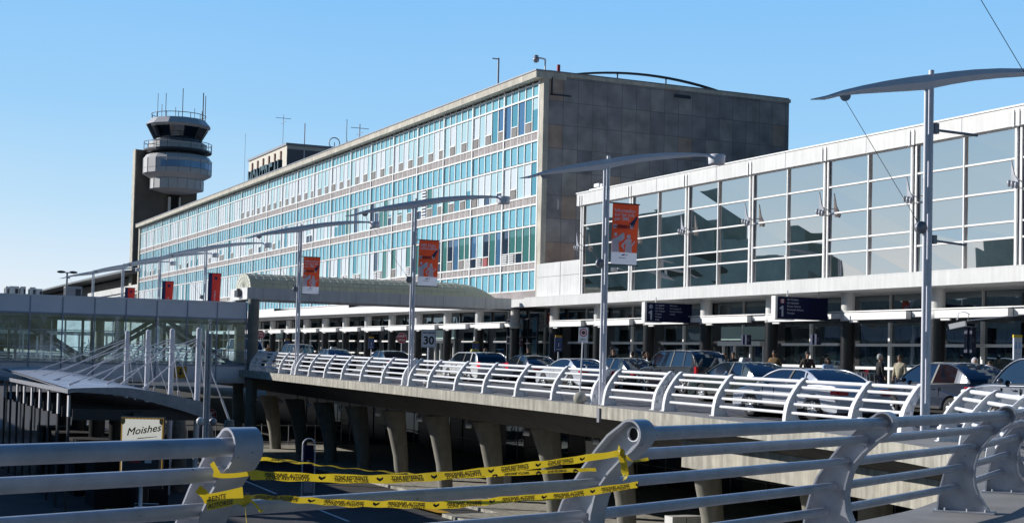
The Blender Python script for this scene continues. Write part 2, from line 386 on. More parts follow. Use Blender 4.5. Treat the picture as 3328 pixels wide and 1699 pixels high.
# joint plate in the fascia
mb=MB();mb.box(20.66,20.74,37.70,37.84,-.36,.06);structure('expansion_joint',mb,gsteel)
# end girder under the curved part
G=[p for p in EL if -8<p[0] and p[1]<35.2];G0=offset(G,1.25);G1=offset(G,1.6)
mb=MB()
def gz(p): return -1.47
for i in range(len(G0)-1):
    a,b=G0[i],G0[i+1];c,d=G1[i],G1[i+1]
    mb.face([(a[0],a[1],-.45),(b[0],b[1],-.45),(b[0],b[1],-1.47),(a[0],a[1],-1.47)],0)
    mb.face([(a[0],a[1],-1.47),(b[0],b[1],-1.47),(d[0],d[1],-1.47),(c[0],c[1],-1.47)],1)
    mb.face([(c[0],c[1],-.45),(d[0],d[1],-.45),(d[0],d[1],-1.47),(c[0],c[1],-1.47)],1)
a,c=G0[-1],G1[-1];mb.face([(a[0],a[1],-.45),(c[0],c[1],-.45),(c[0],c[1],-1.47),(a[0],a[1],-1.47)],0)
structure('deck_girder',mb,[conc,concu])
# lower road markings
def flat_line(pts,wd,z,mat,name):
    mb=MB()
    for (x0,y0),(x1,y1) in pts:
        d=Vector((x1-x0,y1-y0)).normalized();n=Vector((-d.y,d.x))*wd/2
        mb.face([(x0+n.x,y0+n.y,z),(x1+n.x,y1+n.y,z),(x1-n.x,y1-n.y,z),(x0-n.x,y0-n.y,z)])
    structure(name,mb,mat)
flat_line([((18.1,68.0),(17.75,61.2)),((17.6,55.2),(17.4,50.5)),((18.0,80),(18.2,88)),((17.2,45),(17.1,40))],.14,LOW+.012,wline,'lane_line')
flat_line([((21.45,54.8),(21.5,51.3))],.5,LOW+.14,yline,'kerb_paint')
flat_line([((9.8,69),(9.9,52))],.18,LOW+.012,yline,'road_edge_line')
# kerbed walkway under the deck
mb=MB();mb.box(21.7,36.5,14,51.0,LOW-.05,LOW+.13);mb.box(23.6,36.5,51.0,92,LOW-.05,LOW+.13);structure('lower_sidewalk',mb,conc)
mb=MB();mb.box(21.35,21.72,14,51.2,LOW-.05,LOW+.13);structure('lower_kerb',mb,conc)

# ------------------------------------------------------------------ piers of the deck
def pier_mesh():
    mb=MB()
    V=[];n=20;lv=[(LOW,.33,.33,0),(-3.4,.37,.34,-.10),(-2.2,.46,.37,-.30),(-1.2,.60,.40,-.55)]
    for z,rx,ry,cx in lv:
        for j in range(n):
            a=2*pi*j/n;V.append((cx+rx*cos(a),ry*sin(a),z))
    F=[(i*n+j,i*n+(j+1)%n,(i+1)*n+(j+1)%n,(i+1)*n+j) for i in range(3) for j in range(n)]
    mb.mesh(V,F,0,True);return mb
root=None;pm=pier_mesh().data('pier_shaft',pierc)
mb=MB();mb.tube((-1.45,0,-1.12),(-1.45,0,-1.34),.05,10,0);mb.tube((-1.47,0,-1.34),(-1.25,-.05,-1.36),.10,12,1)
fxm=mb.data('floodlight',[gsteel,signw])
for k in range(-4,10):
    y=38.8+5.5*k+.0
    if y<17: continue
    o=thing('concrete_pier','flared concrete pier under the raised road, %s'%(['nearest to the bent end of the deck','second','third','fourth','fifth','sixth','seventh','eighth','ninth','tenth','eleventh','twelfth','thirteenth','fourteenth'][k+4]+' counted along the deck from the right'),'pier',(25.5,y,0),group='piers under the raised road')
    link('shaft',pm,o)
    f=link('floodlight',fxm,None,(25.5,y,0),label='small white tube floodlight at a pier head, %s along the deck from the right'%(['first','second','third','fourth','fifth','sixth','seventh','eighth','ninth','tenth','eleventh','twelfth','thirteenth','fourteenth'][k+4]),cat='floodlight',group='floodlights under the deck')
    if k<1: f.location=(25.5,y,0)
def round_col(x,y,z0,z1,r,mat,label,nm='concrete_column'):
    mb=MB();mb.tube((0,0,z0),(0,0,z1),r,24);o=mb.build(nm,mat,None,(x,y,0),label=label,cat='column')
    return o
round_col(25.6,31.2,LOW,-1.25,.46,pierc,'round lit concrete column behind the rails, right of the flared pier')
# lower level backdrop: arrivals wall with dark glazing
t=thing('arrivals_wall','dark glazed arrivals level wall behind the piers','wall',(36.5,0,0))
mb=MB();mb.box(0,.3,12,130,LOW,-1.2);mb.build('wall',darkgr,t)
mb=MB()
for k in range(40): mb.box(-.06,.0,13+2.75*k,13.07+2.75*k,LOW+.1,-1.3)
for z in (-3.6,-2.3): mb.box(-.07,.0,12,125,z,z+.05)
mb.build('glazing_bars',gsteel,t)
mb=MB()
for k in range(20): 
    if k%3: mb.box(-.04,0,15+5.5*k,17.4+5.5*k,LOW+.2,-2.4)
mb.build('glazing',glassL,t)
# ------------------------------------------------------------------ curved railing post (local: x inward, y along rail, z up)
def post_data(L,H,mat,name,fw=.13,detail=True):
    mb=MB();r=.086
    out=[(0,0),(.02,.15),(.05,.27),(.11,.42),(.19,.54),(.30,.65),(.44,.77),(.60,.89),(.74,.985)]
    O=[(a*L,b*H) for a,b in out]
    arc=[];c=(L,H)
    a0=math.atan2(.7,-.72);
    for i in range(25):
        a=radians(138)-radians(138+42)*i/24
        arc.append((c[0]+r*cos(a),c[1]+r*sin(a)))
    inn=[(1.03,.90),(.90,.84),(.76,.755),(.66,.675),(.59,.59),(.545,.48),(.53,.38),(.55,.27),(.61,.17),(.70,.08),(.78,.0)]
    I=[(a*L,b*H) for a,b in inn]
    path=O+arc+I;th=.007
    V=[];n_=len(path)
    for i in range(n_):
        d=Vector(path[min(i+1,n_-1)])-Vector(path[max(i-1,0)]);d.normalize();n=Vector((-d.y,d.x))*th;x,z=path[i]
        V+=[(x-n.x,-fw/2,z-n.y),(x-n.x,fw/2,z-n.y),(x+n.x,fw/2,z+n.y),(x+n.x,-fw/2,z+n.y)]
    for q in range(4):
        W=[];
        for i in range(n_): W+=[V[i*4+q],V[i*4+(q+1)%4]]
        mb.mesh(W,[(i*2,i*2+1,i*2+3,i*2+2) for i in range(n_-1)],0,q in(0,2))
    mb.face(V[:4]);mb.face(V[-4:])
    # web plate
    a=O+arc[:13];b=(I[::-1]+arc[12:][::-1])
    def samp(P,k):
        ds=[0]
        for i in range(1,len(P)): ds.append(ds[-1]+math.dist(P[i],P[i-1]))
        res=[]
        for j in range(k):
            t=ds[-1]*j/(k-1);i=max(q for q in range(len(P)) if ds[q]<=t+1e-9);i=min(i,len(P)-2)
            f=(t-ds[i])/(ds[i+1]-ds[i]);res.append((P[i][0]+(P[i+1][0]-P[i][0])*f,P[i][1]+(P[i+1][1]-P[i][1])*f))
        return res
    A=samp(a,40);B=samp(b,40)
    for y in (-.006,.006):
        for i in range(39): mb.face([(A[i][0],y,A[i][1]),(B[i][0],y,B[i][1]),(B[i+1][0],y,B[i+1][1]),(A[i+1][0],y,A[i+1][1])])
    mb.box(-.04,.85*L,-.11,.11,0.002,.018)
    for bx in (.08,.45*L,.72*L):
        for y in (-.07,.07): mb.tube((bx,y,.018),(bx,y,.045),.013,6)
    return mb.data(name,mat)
ROWS=[(1,1,.046),(.77,.857,.038),(.53,.667,.038),(.365,.457,.038),(.26,.248,.038)]
LF,HF=.60,1.02
far_post=post_data(LF,HF,wpaint,'post')
def railing(label,pts,group,L=LF,H=HF,pm=None,mat=None,rows=None,ext=(0,0),bays=None):
    """pts: (x,y,z,azimuth of rail direction in degrees) at the OUTER base of each post"""
    o=thing('railing',label,'railing',(pts[0][0],pts[0][1],pts[0][2]),group=group)
    org=Vector(pts[0][:3]);T=[]
    for (x,y,z,az) in pts:
        a=radians(az);n=Vector((cos(a),-sin(a),0))
        p=link('post',pm or far_post,o,Vector((x,y,z))-org,-a)
        T.append((Vector((x,y,z)),n,Vector((sin(a),cos(a),0))))
    for i,(t,h,r) in enumerate(ROWS):
        if rows and i not in rows: continue
        P=[b+n*(t*L)+Vector((0,0,h*H))-org for b,n,d in T]
        P=[P[0]-T[0][2]*ext[0]]+P+[P[-1]+T[-1][2]*ext[1]] if (ext[0] or ext[1]) else P
        mb=MB();mb.path(P,r,12);mb.build('rail_tube',mat or wpaint,o)
    return o
def far(label,Ys,x=21.2,grp='white railings along the raised road'):
    pts=[]
    for y in sorted(Ys): pts.append((x if y>33 else x-(33-y)*.012,y,zr(y),0))
    return railing(label,pts,grp,ext=(.12,.12))
far('white railing section between the two nearest street lamps, left-hand part up to the second lamp',[35.55,38.45])
far('long white railing section to the left of the nearest street lamp',[24.97,26.72,29.24,32.45,34.98])
far('white railing section between the second and third street lamps',[39.25,41.95,44.7,47.4,50.0,52.65,54.75])
far('white railing section between the third and fourth street lamps',[55.45,57.9,60.6,63.2,65.75,68.2,70.4])
far('shaded white railing section ending at the canopy column',[71.1,73.3,75.8,77.9,79.1])
far('distant white railing seen through the footbridge glass',[88,90.6,93.2,95.8,98.4,101,103.6,106.2,108.8])
far('farthest white railing seen through the left of the footbridge glass',[110,113,116,119,122,125,128,131,134,137,140])
# foreground railing
LN,HN=.66,1.0
near_post=post_data(LN,HN,fpaint,'post',fw=.15)
def near(heads,label,rows=None,ext=(0,0),posts=True):
    pts=[]
    for hx,hy,az in heads:
        a=radians(az);pts.append((hx-cos(a)*LN,hy+sin(a)*LN,0,az))
    return railing(label,pts,'shade-toned foreground railings',LN,HN,near_post,fpaint,rows,ext)
Hn=[(-3.9,4.55,68),(-1.0,5.72,70),(1.81,6.88,76),(4.58,7.87,68),(7.78,9.38,57),(10.75,11.1,50),(12.95,12.75,48),(14.95,14.75,43),(16.9,16.95,40),(19.0,19.85,33),(20.75,22.4,24)]
left=near(Hn[:3],'foreground shade-toned railing at lower left with yellow tape tied to its end post')
right=near(Hn[3:8],'foreground shade-toned railing at lower right with an open tube end and taped end post')
pts=[]
for hx,hy,az in Hn[7:]:
    a=radians(az);pts.append((hx-cos(a)*LN,hy+sin(a)*LN,0,az))
railing('curved white railing section between the foreground railing and the nearest street lamp',pts[1:],'white railings along the raised road',LN,HN,far_post2:=post_data(LN,HN,wpaint,'post'),wpaint,ext=(1.2,.5))
mb=MB();hp=Vector((Hn[3][0],Hn[3][1],HN));az_=radians(Hn[3][2]);tv=Vector((sin(az_),cos(az_),0))
o_=Vector(right.location);nv=Vector((cos(az_),-sin(az_),0))
def disc(mb,c,r0,r1,d0,m,n=28):
    R=lambda r,d,i:c+nv*(r*cos(2*pi*i/n))+Vector((0,0,r*sin(2*pi*i/n)))-tv*d
    mb.mesh([R(r0,d0,i) for i in range(n)]+[R(r1,d0,i) for i in range(n)]+[R(r1,-.02,i) for i in range(n)],[(i,(i+1)%n,(i+1)%n+n,i+n) for i in range(n)]+[(i+n,(i+1)%n+n,(i+1)%n+2*n,i+2*n) for i in range(n)],m)
disc(mb,hp-o_,.0405,.047,.035,0);disc(mb,hp-o_,.0005,.041,.012,1);mb.build('open_tube_end',[wpaint,black],right)
# remaining bars of the broken bay
def rpt(k,row):
    hx,hy,az=Hn[k];a=radians(az);n=Vector((cos(a),-sin(a),0));t,h,r=ROWS[row]
    return Vector((hx,hy,0))-n*LN+n*(t*LN)+Vector((0,0,h*HN))
gp=thing('railing_bars','three shade-toned bars left in the broken railing bay between the taped posts','railing bars',tuple(rpt(2,4)),group=None)
for row in (2,3,4):
    a=rpt(2,row)-rpt(2,4);b=rpt(3,row)-rpt(2,4);mb=MB();mb.path([a,b],ROWS[row][2],14);mb.build('bar',fpaint,gp)
# ------------------------------------------------------------------ warning tape
def lerp(a,b,t): return a+(b-a)*t
PA=Vector((1.81,6.88,0));PB=Vector((4.58,7.87,0))
dAB=(PB-PA).normalized();nAB=Vector((dAB.y,-dAB.x,0))
tape_root=thing('warning_tape','yellow barrier tape with black lettering strung across the broken railing bay','barrier tape',tuple(PA))
def cat(P,t):
    n=len(P)-1;t=max(0,min(.99999,t))*n;i=int(t);f=t-i
    p0=Vector(P[max(i-1,0)]);p1=Vector(P[i]);p2=Vector(P[i+1]);p3=Vector(P[min(i+2,n)])
    return .5*((2*p1)+(-p0+p2)*f+(2*p0-5*p1+4*p2-p3)*f*f+(-p0+3*p1-3*p2+p3)*f**3)
def tape(P,width,txt,tw=lambda t:0.0,off=0,flip=False,steps=72,name='tape_strip',parent=None,size=.034,dbl=False):
    """P world control points; tw(t) twist angle of strip about its length"""
    parent=parent or tape_root;org=Vector(parent.location)
    if len(P)<=5: steps=14
    pts=[cat(P,i/steps) for i in range(steps+1)]
    ds=[0]
    for i in range(steps): ds.append(ds[-1]+(pts[i+1]-pts[i]).length)
    fr=[]
    for i in range(steps+1):
        d=(pts[min(i+1,steps)]-pts[max(i-1,0)]).normalized()
        up=Vector((0,0,1));side=d.cross(up)
        if side.length<.2: side=Vector((1,0,0))
        side.normalize();u=side.cross(d).normalized()
        a=tw(i/steps);u2=u*cos(a)+side*sin(a);fr.append((pts[i],u2,(d.cross(u2)).normalized()))
    wv=[width/2*(1+(.10*sin(i*.7) if len(P)>5 else 0)) for i in range(steps+1)]
    mb=MB()
    for i in range(steps):
        p,u,s_=fr[i];q,u1,s1=fr[i+1]
        cur=lambda p,s_,i:p+s_*((.004*sin(i*1.3)) if len(P)>5 else 0)
        a=cur(p,s_,i);b=cur(q,s1,i+1)
        mb.face([a-u*wv[i]-org,b-u1*wv[i+1]-org,b+u1*wv[i+1]-org,a+u*wv[i]-org],0,True)
    o=mb.build(name,yell,parent)
    if txt:
        ob=MB()
        VIEW=lambda p:(nAB*-1)
        def fn(x,y):
            y0=(y-.35*size)*.95
            xx=off+x
            if flip: y0=-y0
            if xx>=ds[-1] or xx<0: xx=max(0,min(ds[-1]-1e-4,xx))
            i=max(k for k in range(steps+1) if ds[k]<=xx);i=min(i,steps-1);f=(xx-ds[i])/(ds[i+1]-ds[i])
            p=lerp(fr[i][0],fr[i+1][0],f);u=lerp(fr[i][1],fr[i+1][1],f);s_=lerp(fr[i][2],fr[i+1][2],f)
            return p+u*y0+s_*.0-org+(-VIEW(p))*.006
        pos=0
        while pos<ds[-1]-off-.25:
            s_=txt[int(pos*7)%len(txt)] if isinstance(txt,list) else txt
            V,F=text2d(s_,size,.0011);wd=max(v[0] for v in V)
            if off+pos+wd>ds[-1]: break
            ob.mesh([fn(a+pos,b+(.006 if dbl else 0)) for a,b in V],F,0)
            if dbl:
                V2,F2=text2d('ZONE RESTREINTE' if s_!='ZONE RESTREINTE' else 'PERSONNEL AUTORISE',size*.92,.0008)
                ob.mesh([fn(a*wd/max(v[0] for v in V2)+pos+.008,b-.009) for a,b in V2],F2,0)
            pos+=wd+.06
            # little emblem between the words
            ob.mesh([fn(pos+a,b) for a,b in ((0,.008),(.022,-.004),(.044,.008),(.044,.022),(.022,.012),(0,.022))],[(0,1,4,5),(1,2,3,4)],0)
            pos+=.10
        ob.build('lettering',blk,o)
    return o
TP={'A':[(1.97, 7.203, 0.919), (2.18, 7.278, 0.896), (2.424, 7.365, 0.862), (2.732, 7.475, 0.824), (3.031, 7.582, 0.792), (3.317, 7.684, 0.771), (3.744, 7.837, 0.769), (4.137, 7.977, 0.77), (4.414, 8.076, 0.766)],'B':[(1.806, 6.879, 0.864), (2.025, 6.957, 0.849), (2.326, 7.065, 0.826), (2.622, 7.17, 0.808), (2.908, 7.272, 0.804), (3.238, 7.39, 0.812), (3.59, 7.516, 0.831), (3.999, 7.662, 0.855), (4.421, 7.813, 0.884)],'D':[(1.82, 6.83, 0.765), (2.012, 6.899, 0.749), (2.24, 6.981, 0.719), (2.479, 7.066, 0.694), (2.73, 7.156, 0.677), (2.995, 7.25, 0.656), (3.272, 7.35, 0.653), (3.565, 7.454, 0.661), (3.874, 7.565, 0.658), (4.201, 7.681, 0.673), (4.565, 7.812, 0.692)],'band1':[(1.637, 6.691, 0.885), (1.686, 6.708, 0.876), (1.769, 6.738, 0.876), (1.854, 6.768, 0.884)],'band2':[(1.603, 6.657, 0.761), (1.654, 6.675, 0.765), (1.715, 6.697, 0.773), (1.791, 6.725, 0.785)],'dangle':[(1.804, 6.772, 0.775), (1.814, 6.775, 0.73), (1.82, 6.777, 0.682), (1.83, 6.781, 0.616)],'lit1':[(1.677, 6.886, 0.924), (1.704, 6.895, 0.881), (1.722, 6.901, 0.852)],'lit2':[(1.606, 6.86, 0.804), (1.645, 6.874, 0.774), (1.665, 6.881, 0.737)],'knot':[(4.351, 7.682, 0.941), (4.363, 7.686, 0.893), (4.399, 7.699, 0.844), (4.422, 7.707, 0.771), (4.409, 7.703, 0.735)],'knot2':[(4.337, 7.656, 0.895), (4.4, 7.678, 0.874), (4.453, 7.697, 0.843), (4.524, 7.722, 0.848), (4.602, 7.75, 0.855)],'knot3':[(4.348, 7.66, 0.89), (4.37, 7.667, 0.834), (4.379, 7.671, 0.774), (4.38, 7.671, 0.731)],'thin':[(1.81, 6.774, 0.771), (1.865, 6.793, 0.736), (1.898, 6.805, 0.698), (1.913, 6.811, 0.701)],}
TP['B'][0]=(1.87,6.9,.862)
TX='PERSONNEL AUTORISE'
tape(TP['A'],.024,['ZONE RESTREINTE',TX],lambda t:.5+.9*sin(5*t),off=.1,flip=True,size=.020)
tape(TP['B'],.044,[TX,'ZONE RESTREINTE'],lambda t:.25*sin(9*t),off=.08,size=.026,dbl=True)
tape(TP['D'],.042,[TX,'ZONE RESTREINTE',TX],lambda t:(1.0-1.5*t if t<.5 else .25+.2*sin(12*t)),off=.06,size=.025,dbl=True)
tape(TP['band1'],.022,None);tape(TP['band2'],.075,None)
ob=MB();org=tape_root.location
def bt(s_,p0,p1,dz,size,tl):
    p0=Vector(p0);p1=Vector(p1);d=(p1-p0).normalized();q=-nAB*-1
    add_text(ob,s_,lambda a,b:p0+d*a+Vector((0,0,dz+b))+nAB*.012-org,size,0,.0008)
bt('REINTE',TP['band2'][0],TP['band2'][3],.003,.030,0);bt('AUTORISE',TP['band2'][0],TP['band2'][3],-.030,.030,0)
ob.build('lettering',blk,tape_root)
tape(TP['dangle'],.055,['PERSONNEL'],lambda t:.3,off=.01,size=.028);tape(TP['lit1'],.026,None);tape(TP['lit2'],.040,None,lambda t:.2)
tape(TP['knot'],.03,None,lambda t:2*t);tape(TP['knot2'],.02,None,lambda t:3*t);tape(TP['knot3'],.034,None,lambda t:.6*sin(9*t));tape(TP['thin'],.012,None)
mb=MB();kp=Vector((4.362,7.67,.90))-org
mb.ell(kp,.022,.02,.028,0,8,6);mb.ell(kp+Vector((.02,0,-.03)),.014,.014,.02,0,8,6);mb.build('knot',yell,tape_root)

# ------------------------------------------------------------------ street lamps
def lamp_meshes():
    H=7.6
    mb=MB()
    mb.tube((-.065,0,0),(-.065,0,H-.12),.044,14);mb.tube((.06,0,0),(.06,0,H),.056,14)
    for z in (.12,1.6,3.1,4.6,5.7): mb.box(-.06,.06,-.015,.015,z,z+.55)
    mb.lathe([(0,0),(.056,0),(.03,.03),(0,.035)],(.06,0,H-.035),14)
    pole=mb.data('pole',lampp)
    mb=MB()
    # curved wing-like arm, profile points (x, z_top, z_bottom)
    A=[(-2.95,6.70,6.68),(-2.6,6.80,6.72),(-2.2,6.95,6.84),(-1.7,7.10,6.93),(-1.1,7.26,7.02),(-.5,7.40,7.11),(-.12,7.48,7.17),(.12,7.53,7.23),(.6,7.63,7.36),(1.2,7.74,7.50),(1.9,7.84,7.63),(2.6,7.91,7.74),(3.2,7.945,7.83),(3.72,7.95,7.87)]
    th=[.01,.05,.06,.07,.08,.09,.09,.09,.09,.08,.07,.06,.05,.04]
    for i in range(len(A)-1):
        x0,t0,b0=A[i];x1,t1,b1=A[i+1];w0,w1=th[i],th[i+1]
        V=[(x0,-w0*.3,t0),(x0,w0*.3,t0),(x0,w0,(t0+b0)/2),(x0,w0*.3,b0),(x0,-w0*.3,b0),(x0,-w0,(t0+b0)/2)]
        V+=[(x1,-w1*.3,t1),(x1,w1*.3,t1),(x1,w1,(t1+b1)/2),(x1,w1*.3,b1),(x1,-w1*.3,b1),(x1,-w1,(t1+b1)/2)]
        mb.mesh(V,[(j,(j+1)%6,(j+1)%6+6,j+6) for j in range(6)],0,False)
    arm=mb.data('arm',lampp)
    mb=MB();mb.lathe([(0,.0),(.24,.0),(.26,.03),(.27,.28),(.25,.31),(0,.32)],(3.98,0,7.64),22);mb.tube((3.62,0,7.90),(3.78,0,7.88),.05,8)
    head=mb.data('lamp_head',lampp)
    mb=MB()
    mb.prism([(-.13*cos(pi*i/10),-.13*sin(pi*i/10)) for i in range(11)],lambda a,b,t:(-2.12+a,t,6.87+b),-.02,.02)
    mb.tube((-2.1,0,6.74),(-.30,0,4.48),.0065,6);mb.tube((-.30,0,4.48),(-.19,0,4.34),.018,6)
    mb.lathe([(0,-.05),(.13,-.05),(.13,.05),(0,.05)],(-.17,0,4.30),16,axis='y')
    stay=mb.data('stay_cable',gsteel)
    return pole,arm,head,stay
LPm=lamp_meshes()
names=['nearest','second nearest','third nearest','fourth nearest','fifth nearest','sixth nearest','seventh nearest','farthest']
LY=[24.47,38.85,54.95,70.75,91,105,119.5,134]
lamp_lab=['tall double-tube street lamp nearest the camera at right, with a bare banner rod',
 'double-tube street lamp carrying the largest orange banner, before the glass terminal',
 'double-tube street lamp carrying the orange SMS Flight information banner',
 'double-tube street lamp with an orange banner over the barrel-vaulted canopy',
 'street lamp with the tallest visible red and navy banner just left of the canopy',
 'street lamp with the middle red and navy banner above the footbridge',
 'street lamp with the leftmost red and navy banner above the footbridge',
 'farthest street lamp, bare pole left of all the banners']
for k,y in enumerate(LY):
    o=thing('street_lamp',lamp_lab[k],'street lamp',(21.38,y,zr(y)),group='street lamps along the raised road')
    for nm,me in zip(('pole','arm','lamp_head','stay_cable'),LPm): link(nm,me,o)
    if k in (0,):
        o.scale=(1.06,1.06,1.04)
        mb=MB();mb.tube((.17,0,6.36),(1.28,-.02,6.34),.028,8,r1=.03);mb.box(.12,.24,-.05,.05,6.28,6.5);mb.build('banner_rod',gsteel,o)
        mb=MB();mb.tube((.17,0,4.05),(1.0,-.02,4.0),.024,8);mb.box(.12,.22,-.05,.05,3.98,4.16);mb.build('banner_rod',gsteel,o)
# banners
def banner(k,kind,x0,x1,z0,z1,label):
    y=LY[k]-.0;W_=x1-x0;Hh=z1-z0
    o=thing('banner',label,'banner',(x0,y,z0),group='banners on the street lamps')
    def P(a,b,d=0): # a 0..1 across, b 0..1 up ; slight taper/billow
        return ((a*(1-.03*(1-b)))*W_-.03*(1-b)+ (0), -.05*sin(pi*b)*sin(pi*a)-d, b*Hh)
    def grid(mb,a0,a1,b0,b1,m,d=0,n=6):
        for i in range(n):
            for j in range(n):
                A=a0+(a1-a0)*i/n;B=a0+(a1-a0)*(i+1)/n;C=b0+(b1-b0)*j/n;D=b0+(b1-b0)*(j+1)/n
                mb.face([P(A,C,d),P(B,C,d),P(B,D,d),P(A,D,d)],m,True)
    mb=MB()
    if kind=='sms':
        grid(mb,0,1,.2,1,0);grid(mb,0,1,0,.2,1)
    else:
        grid(mb,0,.3,0,1,1);grid(mb,.3,1,0,1,0)
    mb.build('cloth',[orange,bwhite] if kind=='sms' else [red,navy],o)
    mb=MB()
    mb.tube((-.12,0,Hh+.01),(W_+.03,0,Hh+.01),.018,8);mb.tube((-.12,0,-.01),(W_+.0,0,-.01),.016,8);mb.build('rod',dsteel,o)
    mb=MB()
    def poly(pts,m,d=.012): mb.face([P(a,b,d) for a,b in pts],m)
    def T(s_,a,b,size,m,bold=.004,d=.016,rot=False):
        if rot: add_text(mb,s_,lambda x,y:P(a-y/W_,b+x/Hh,d),size,m,bold)
        else: add_text(mb,s_,lambda x,y:P(a+x/W_,b+y/Hh,d),size,m,bold)
    if kind=='sms':
        lines=['Information','sur les vols','par SMS'] if k!=2 else ['SMS Flight','information']
        for i,l in enumerate(lines): T(l,.07,.86-.068*i,.155 if k!=2 else .16,0)
        poly([(.55,.665),(.62,.665),(.9,.80),(.97,.80),(.84,.665),(.80,.615),(.72,.615),(.70,.66)],1)
        poly([(.03,.59),(.78,.59),(.78,.655),(.03,.655)],0,.014)
        T('SMS',.05,.608,.06,2,.002,.018);T('23636',.2,.60,.13,3,.006,.02)
        def blob(cx,cy,rx,ry): poly([(cx+rx*cos(t*pi/8),cy+ry*sin(t*pi/8)) for t in range(16)],4,.013)
        blob(.13,.49,.06,.032);poly([(-.0,.2),(.28,.2),(.24,.40),(.40,.46),(.38,.52),(.44,.52),(.46,.42),(.3,.37),(.2,.43),(.05,.43),(0,.38)],4)
        blob(.62,.46,.085,.04);poly([(.50,.2),(.78,.2),(.76,.30),(.90,.38),(.86,.40),(.74,.33),(.74,.42),(.52,.42),(.34,.31),(.44,.24),(.48,.26),(.43,.31),(.52,.36)],4,.014)
        T('AEROPORTS',.28,.10,.045,5,.001);poly([(.36,.145),(.44,.17),(.52,.175),(.50,.15),(.42,.145)],5,.015);poly([(.55,.15),(.60,.175),(.60,.145)],5,.015)
        mb.build('print',[bwhite,navy,navy,signr,bwhite,navy],o)
    else:
        poly([(.60+.12*cos(t*pi/8),.86+.045*sin(t*pi/8)) for t in range(16)],0);poly([(.56,.80),(.66,.80),(.64,.83),(.58,.83)],0)
        T('MONTREAL',.62,.10,.16,1,.003,.016,True)
        mb.build('print',[navy,bwhite],o)
    return o
banner(1,'sms',21.62,22.55,4.42,6.29,'orange banner reading Information sur les vols par SMS, largest, before the glass wall')
banner(2,'sms',21.62,22.5,4.34,6.2,'orange banner reading SMS Flight information, middle of the orange banners')
banner(3,'sms',21.6,22.48,4.5,6.36,'orange banner reading Information sur les vols, smallest and leftmost orange one')
banner(4,'dor',21.6,22.4,4.3,6.42,'red banner with a navy left edge, largest of the red ones')
banner(5,'dor',21.6,22.4,4.3,6.45,'red banner with a navy left edge, middle of the red ones')
banner(6,'dor',21.6,22.4,4.3,6.49,'red banner with a navy left edge, smallest and leftmost')
# ------------------------------------------------------------------ glass terminal wing (right)
GX=38.0;Y0=16.8;Y1=72.2
t=thing('glass_terminal','white terminal wing with a large gridded glass wall above the entrances','building',(GX,0,0))
mb=MB();mb.box(.12,14,Y0,Y1,5.0,10.75);mb.box(-.12,14.2,Y0,Y1+.05,10.12,10.8,0)
mb.build('upper_block',[wpanel],t)
mb=MB()
for k in range(-4,7):
    y=38.8+5.5*k
    for yy in (y+2.75,): mb.box(-.128,-.10,yy-.012,yy+.012,10.14,10.78)
mb.build('panel_joint',gsteel,t)
mb=MB();mb.box(-.16,14.3,Y0,Y1+.1,10.8,10.86);mb.build('roof_edge',wtrim,t)
mb=MB();mb.box(-.5,4,12,78.0,4.55,5.08);mb.box(-.5,4,12,78.0,5.083,5.12)
mb.build('ledge',[wpanel],t)
zs=[5.14,6.17,6.75,7.86,8.98,10.12]
mb=MB();r2=random.Random(3)
for k in range(-4,6):
    y=38.8+5.5*k+.22
    for h in range(2):
        ya=y+2.55*h;yb=ya+2.5
        for a,b in zip(zs[:-1],zs[1:]):
            if ya<Y0 or yb>Y1+.3: continue
            e=[r2.uniform(-.010,.010) for _ in range(4)]
            mb.face([(.10+e[0],ya,a),(.10+e[1],yb,a),(.10+e[2],yb,b),(.10+e[3],ya,b)],0)
    mb.face([(.095,y-.46,5.1),(.095,y,5.1),(.095,y,10.1),(.095,y-.46,10.1)],1)
mb.build('glazing',[glassU,wtrim],t)
mb=MB()
for k in range(-4,7):
    y=38.8+5.5*k
    if k<6:
        mb.box(.0,.10,y+2.75-.03,y+2.75+.03,5.13,10.12)
        for z in zs[:-1]: mb.box(.02,.10,y+.2,y+2.72,z-.03,z+.035);mb.box(.02,.10,y+2.78,y+5.3,z-.03,z+.035)
        mb.box(.02,.10,y+.2,y+5.3,10.08,10.13)
    for s_ in (-.17,.09): mb.box(.0,.10,y+s_,y+s_+.09,5.13,10.14)
    for s_ in (-.17,.09): mb.box(-.145,-.123,y+s_,y+s_+.09,10.1,10.7)
mb.build('mullions',wtrim,t)
mb=MB()
for k in range(-4,7):
    y=38.8+5.5*k
    for s_ in (-.205,.05): mb.box(-.135,-.118,y+s_,y+s_+.028,10.13,10.62)
    for s_ in (-.205,.05): mb.box(.075,.09,y+s_,y+s_+.028,5.13,10.12)
mb.build_split('shadow_gap',dsteel,t)
# petal brackets
mb=MB()
mb.prism([(0,-.55),(.05,.75),(-.16,.05),(-.36,-.20),(-.42,-.42)],lambda a,b,tt:(-.30+tt,a,b),-.03,.03)
for q in range(3): mb.ell((-.34-.05*q,-.30+.17*q,-.42+.05*q),.10,.09,.17,0,8,6)
mb.tube((.14,0,-.1),(-.3,0,-.1),.03,8);mb.tube((.1,.12,-.5),(-.3,-.1,-.35),.025,6)
mb.v=[(x*.8,y*.8,z*.8) for x,y,z in mb.v];br=mb.data('bracket',fpaint)
for k in range(-3,7):
    y=38.8+5.5*k;z=[8.4,8.35,8.3,8.3,8.25,8.2,8.2,8.15,8.1,8.0][k+3]
    link('bracket',br,t,(-.05,y,z))
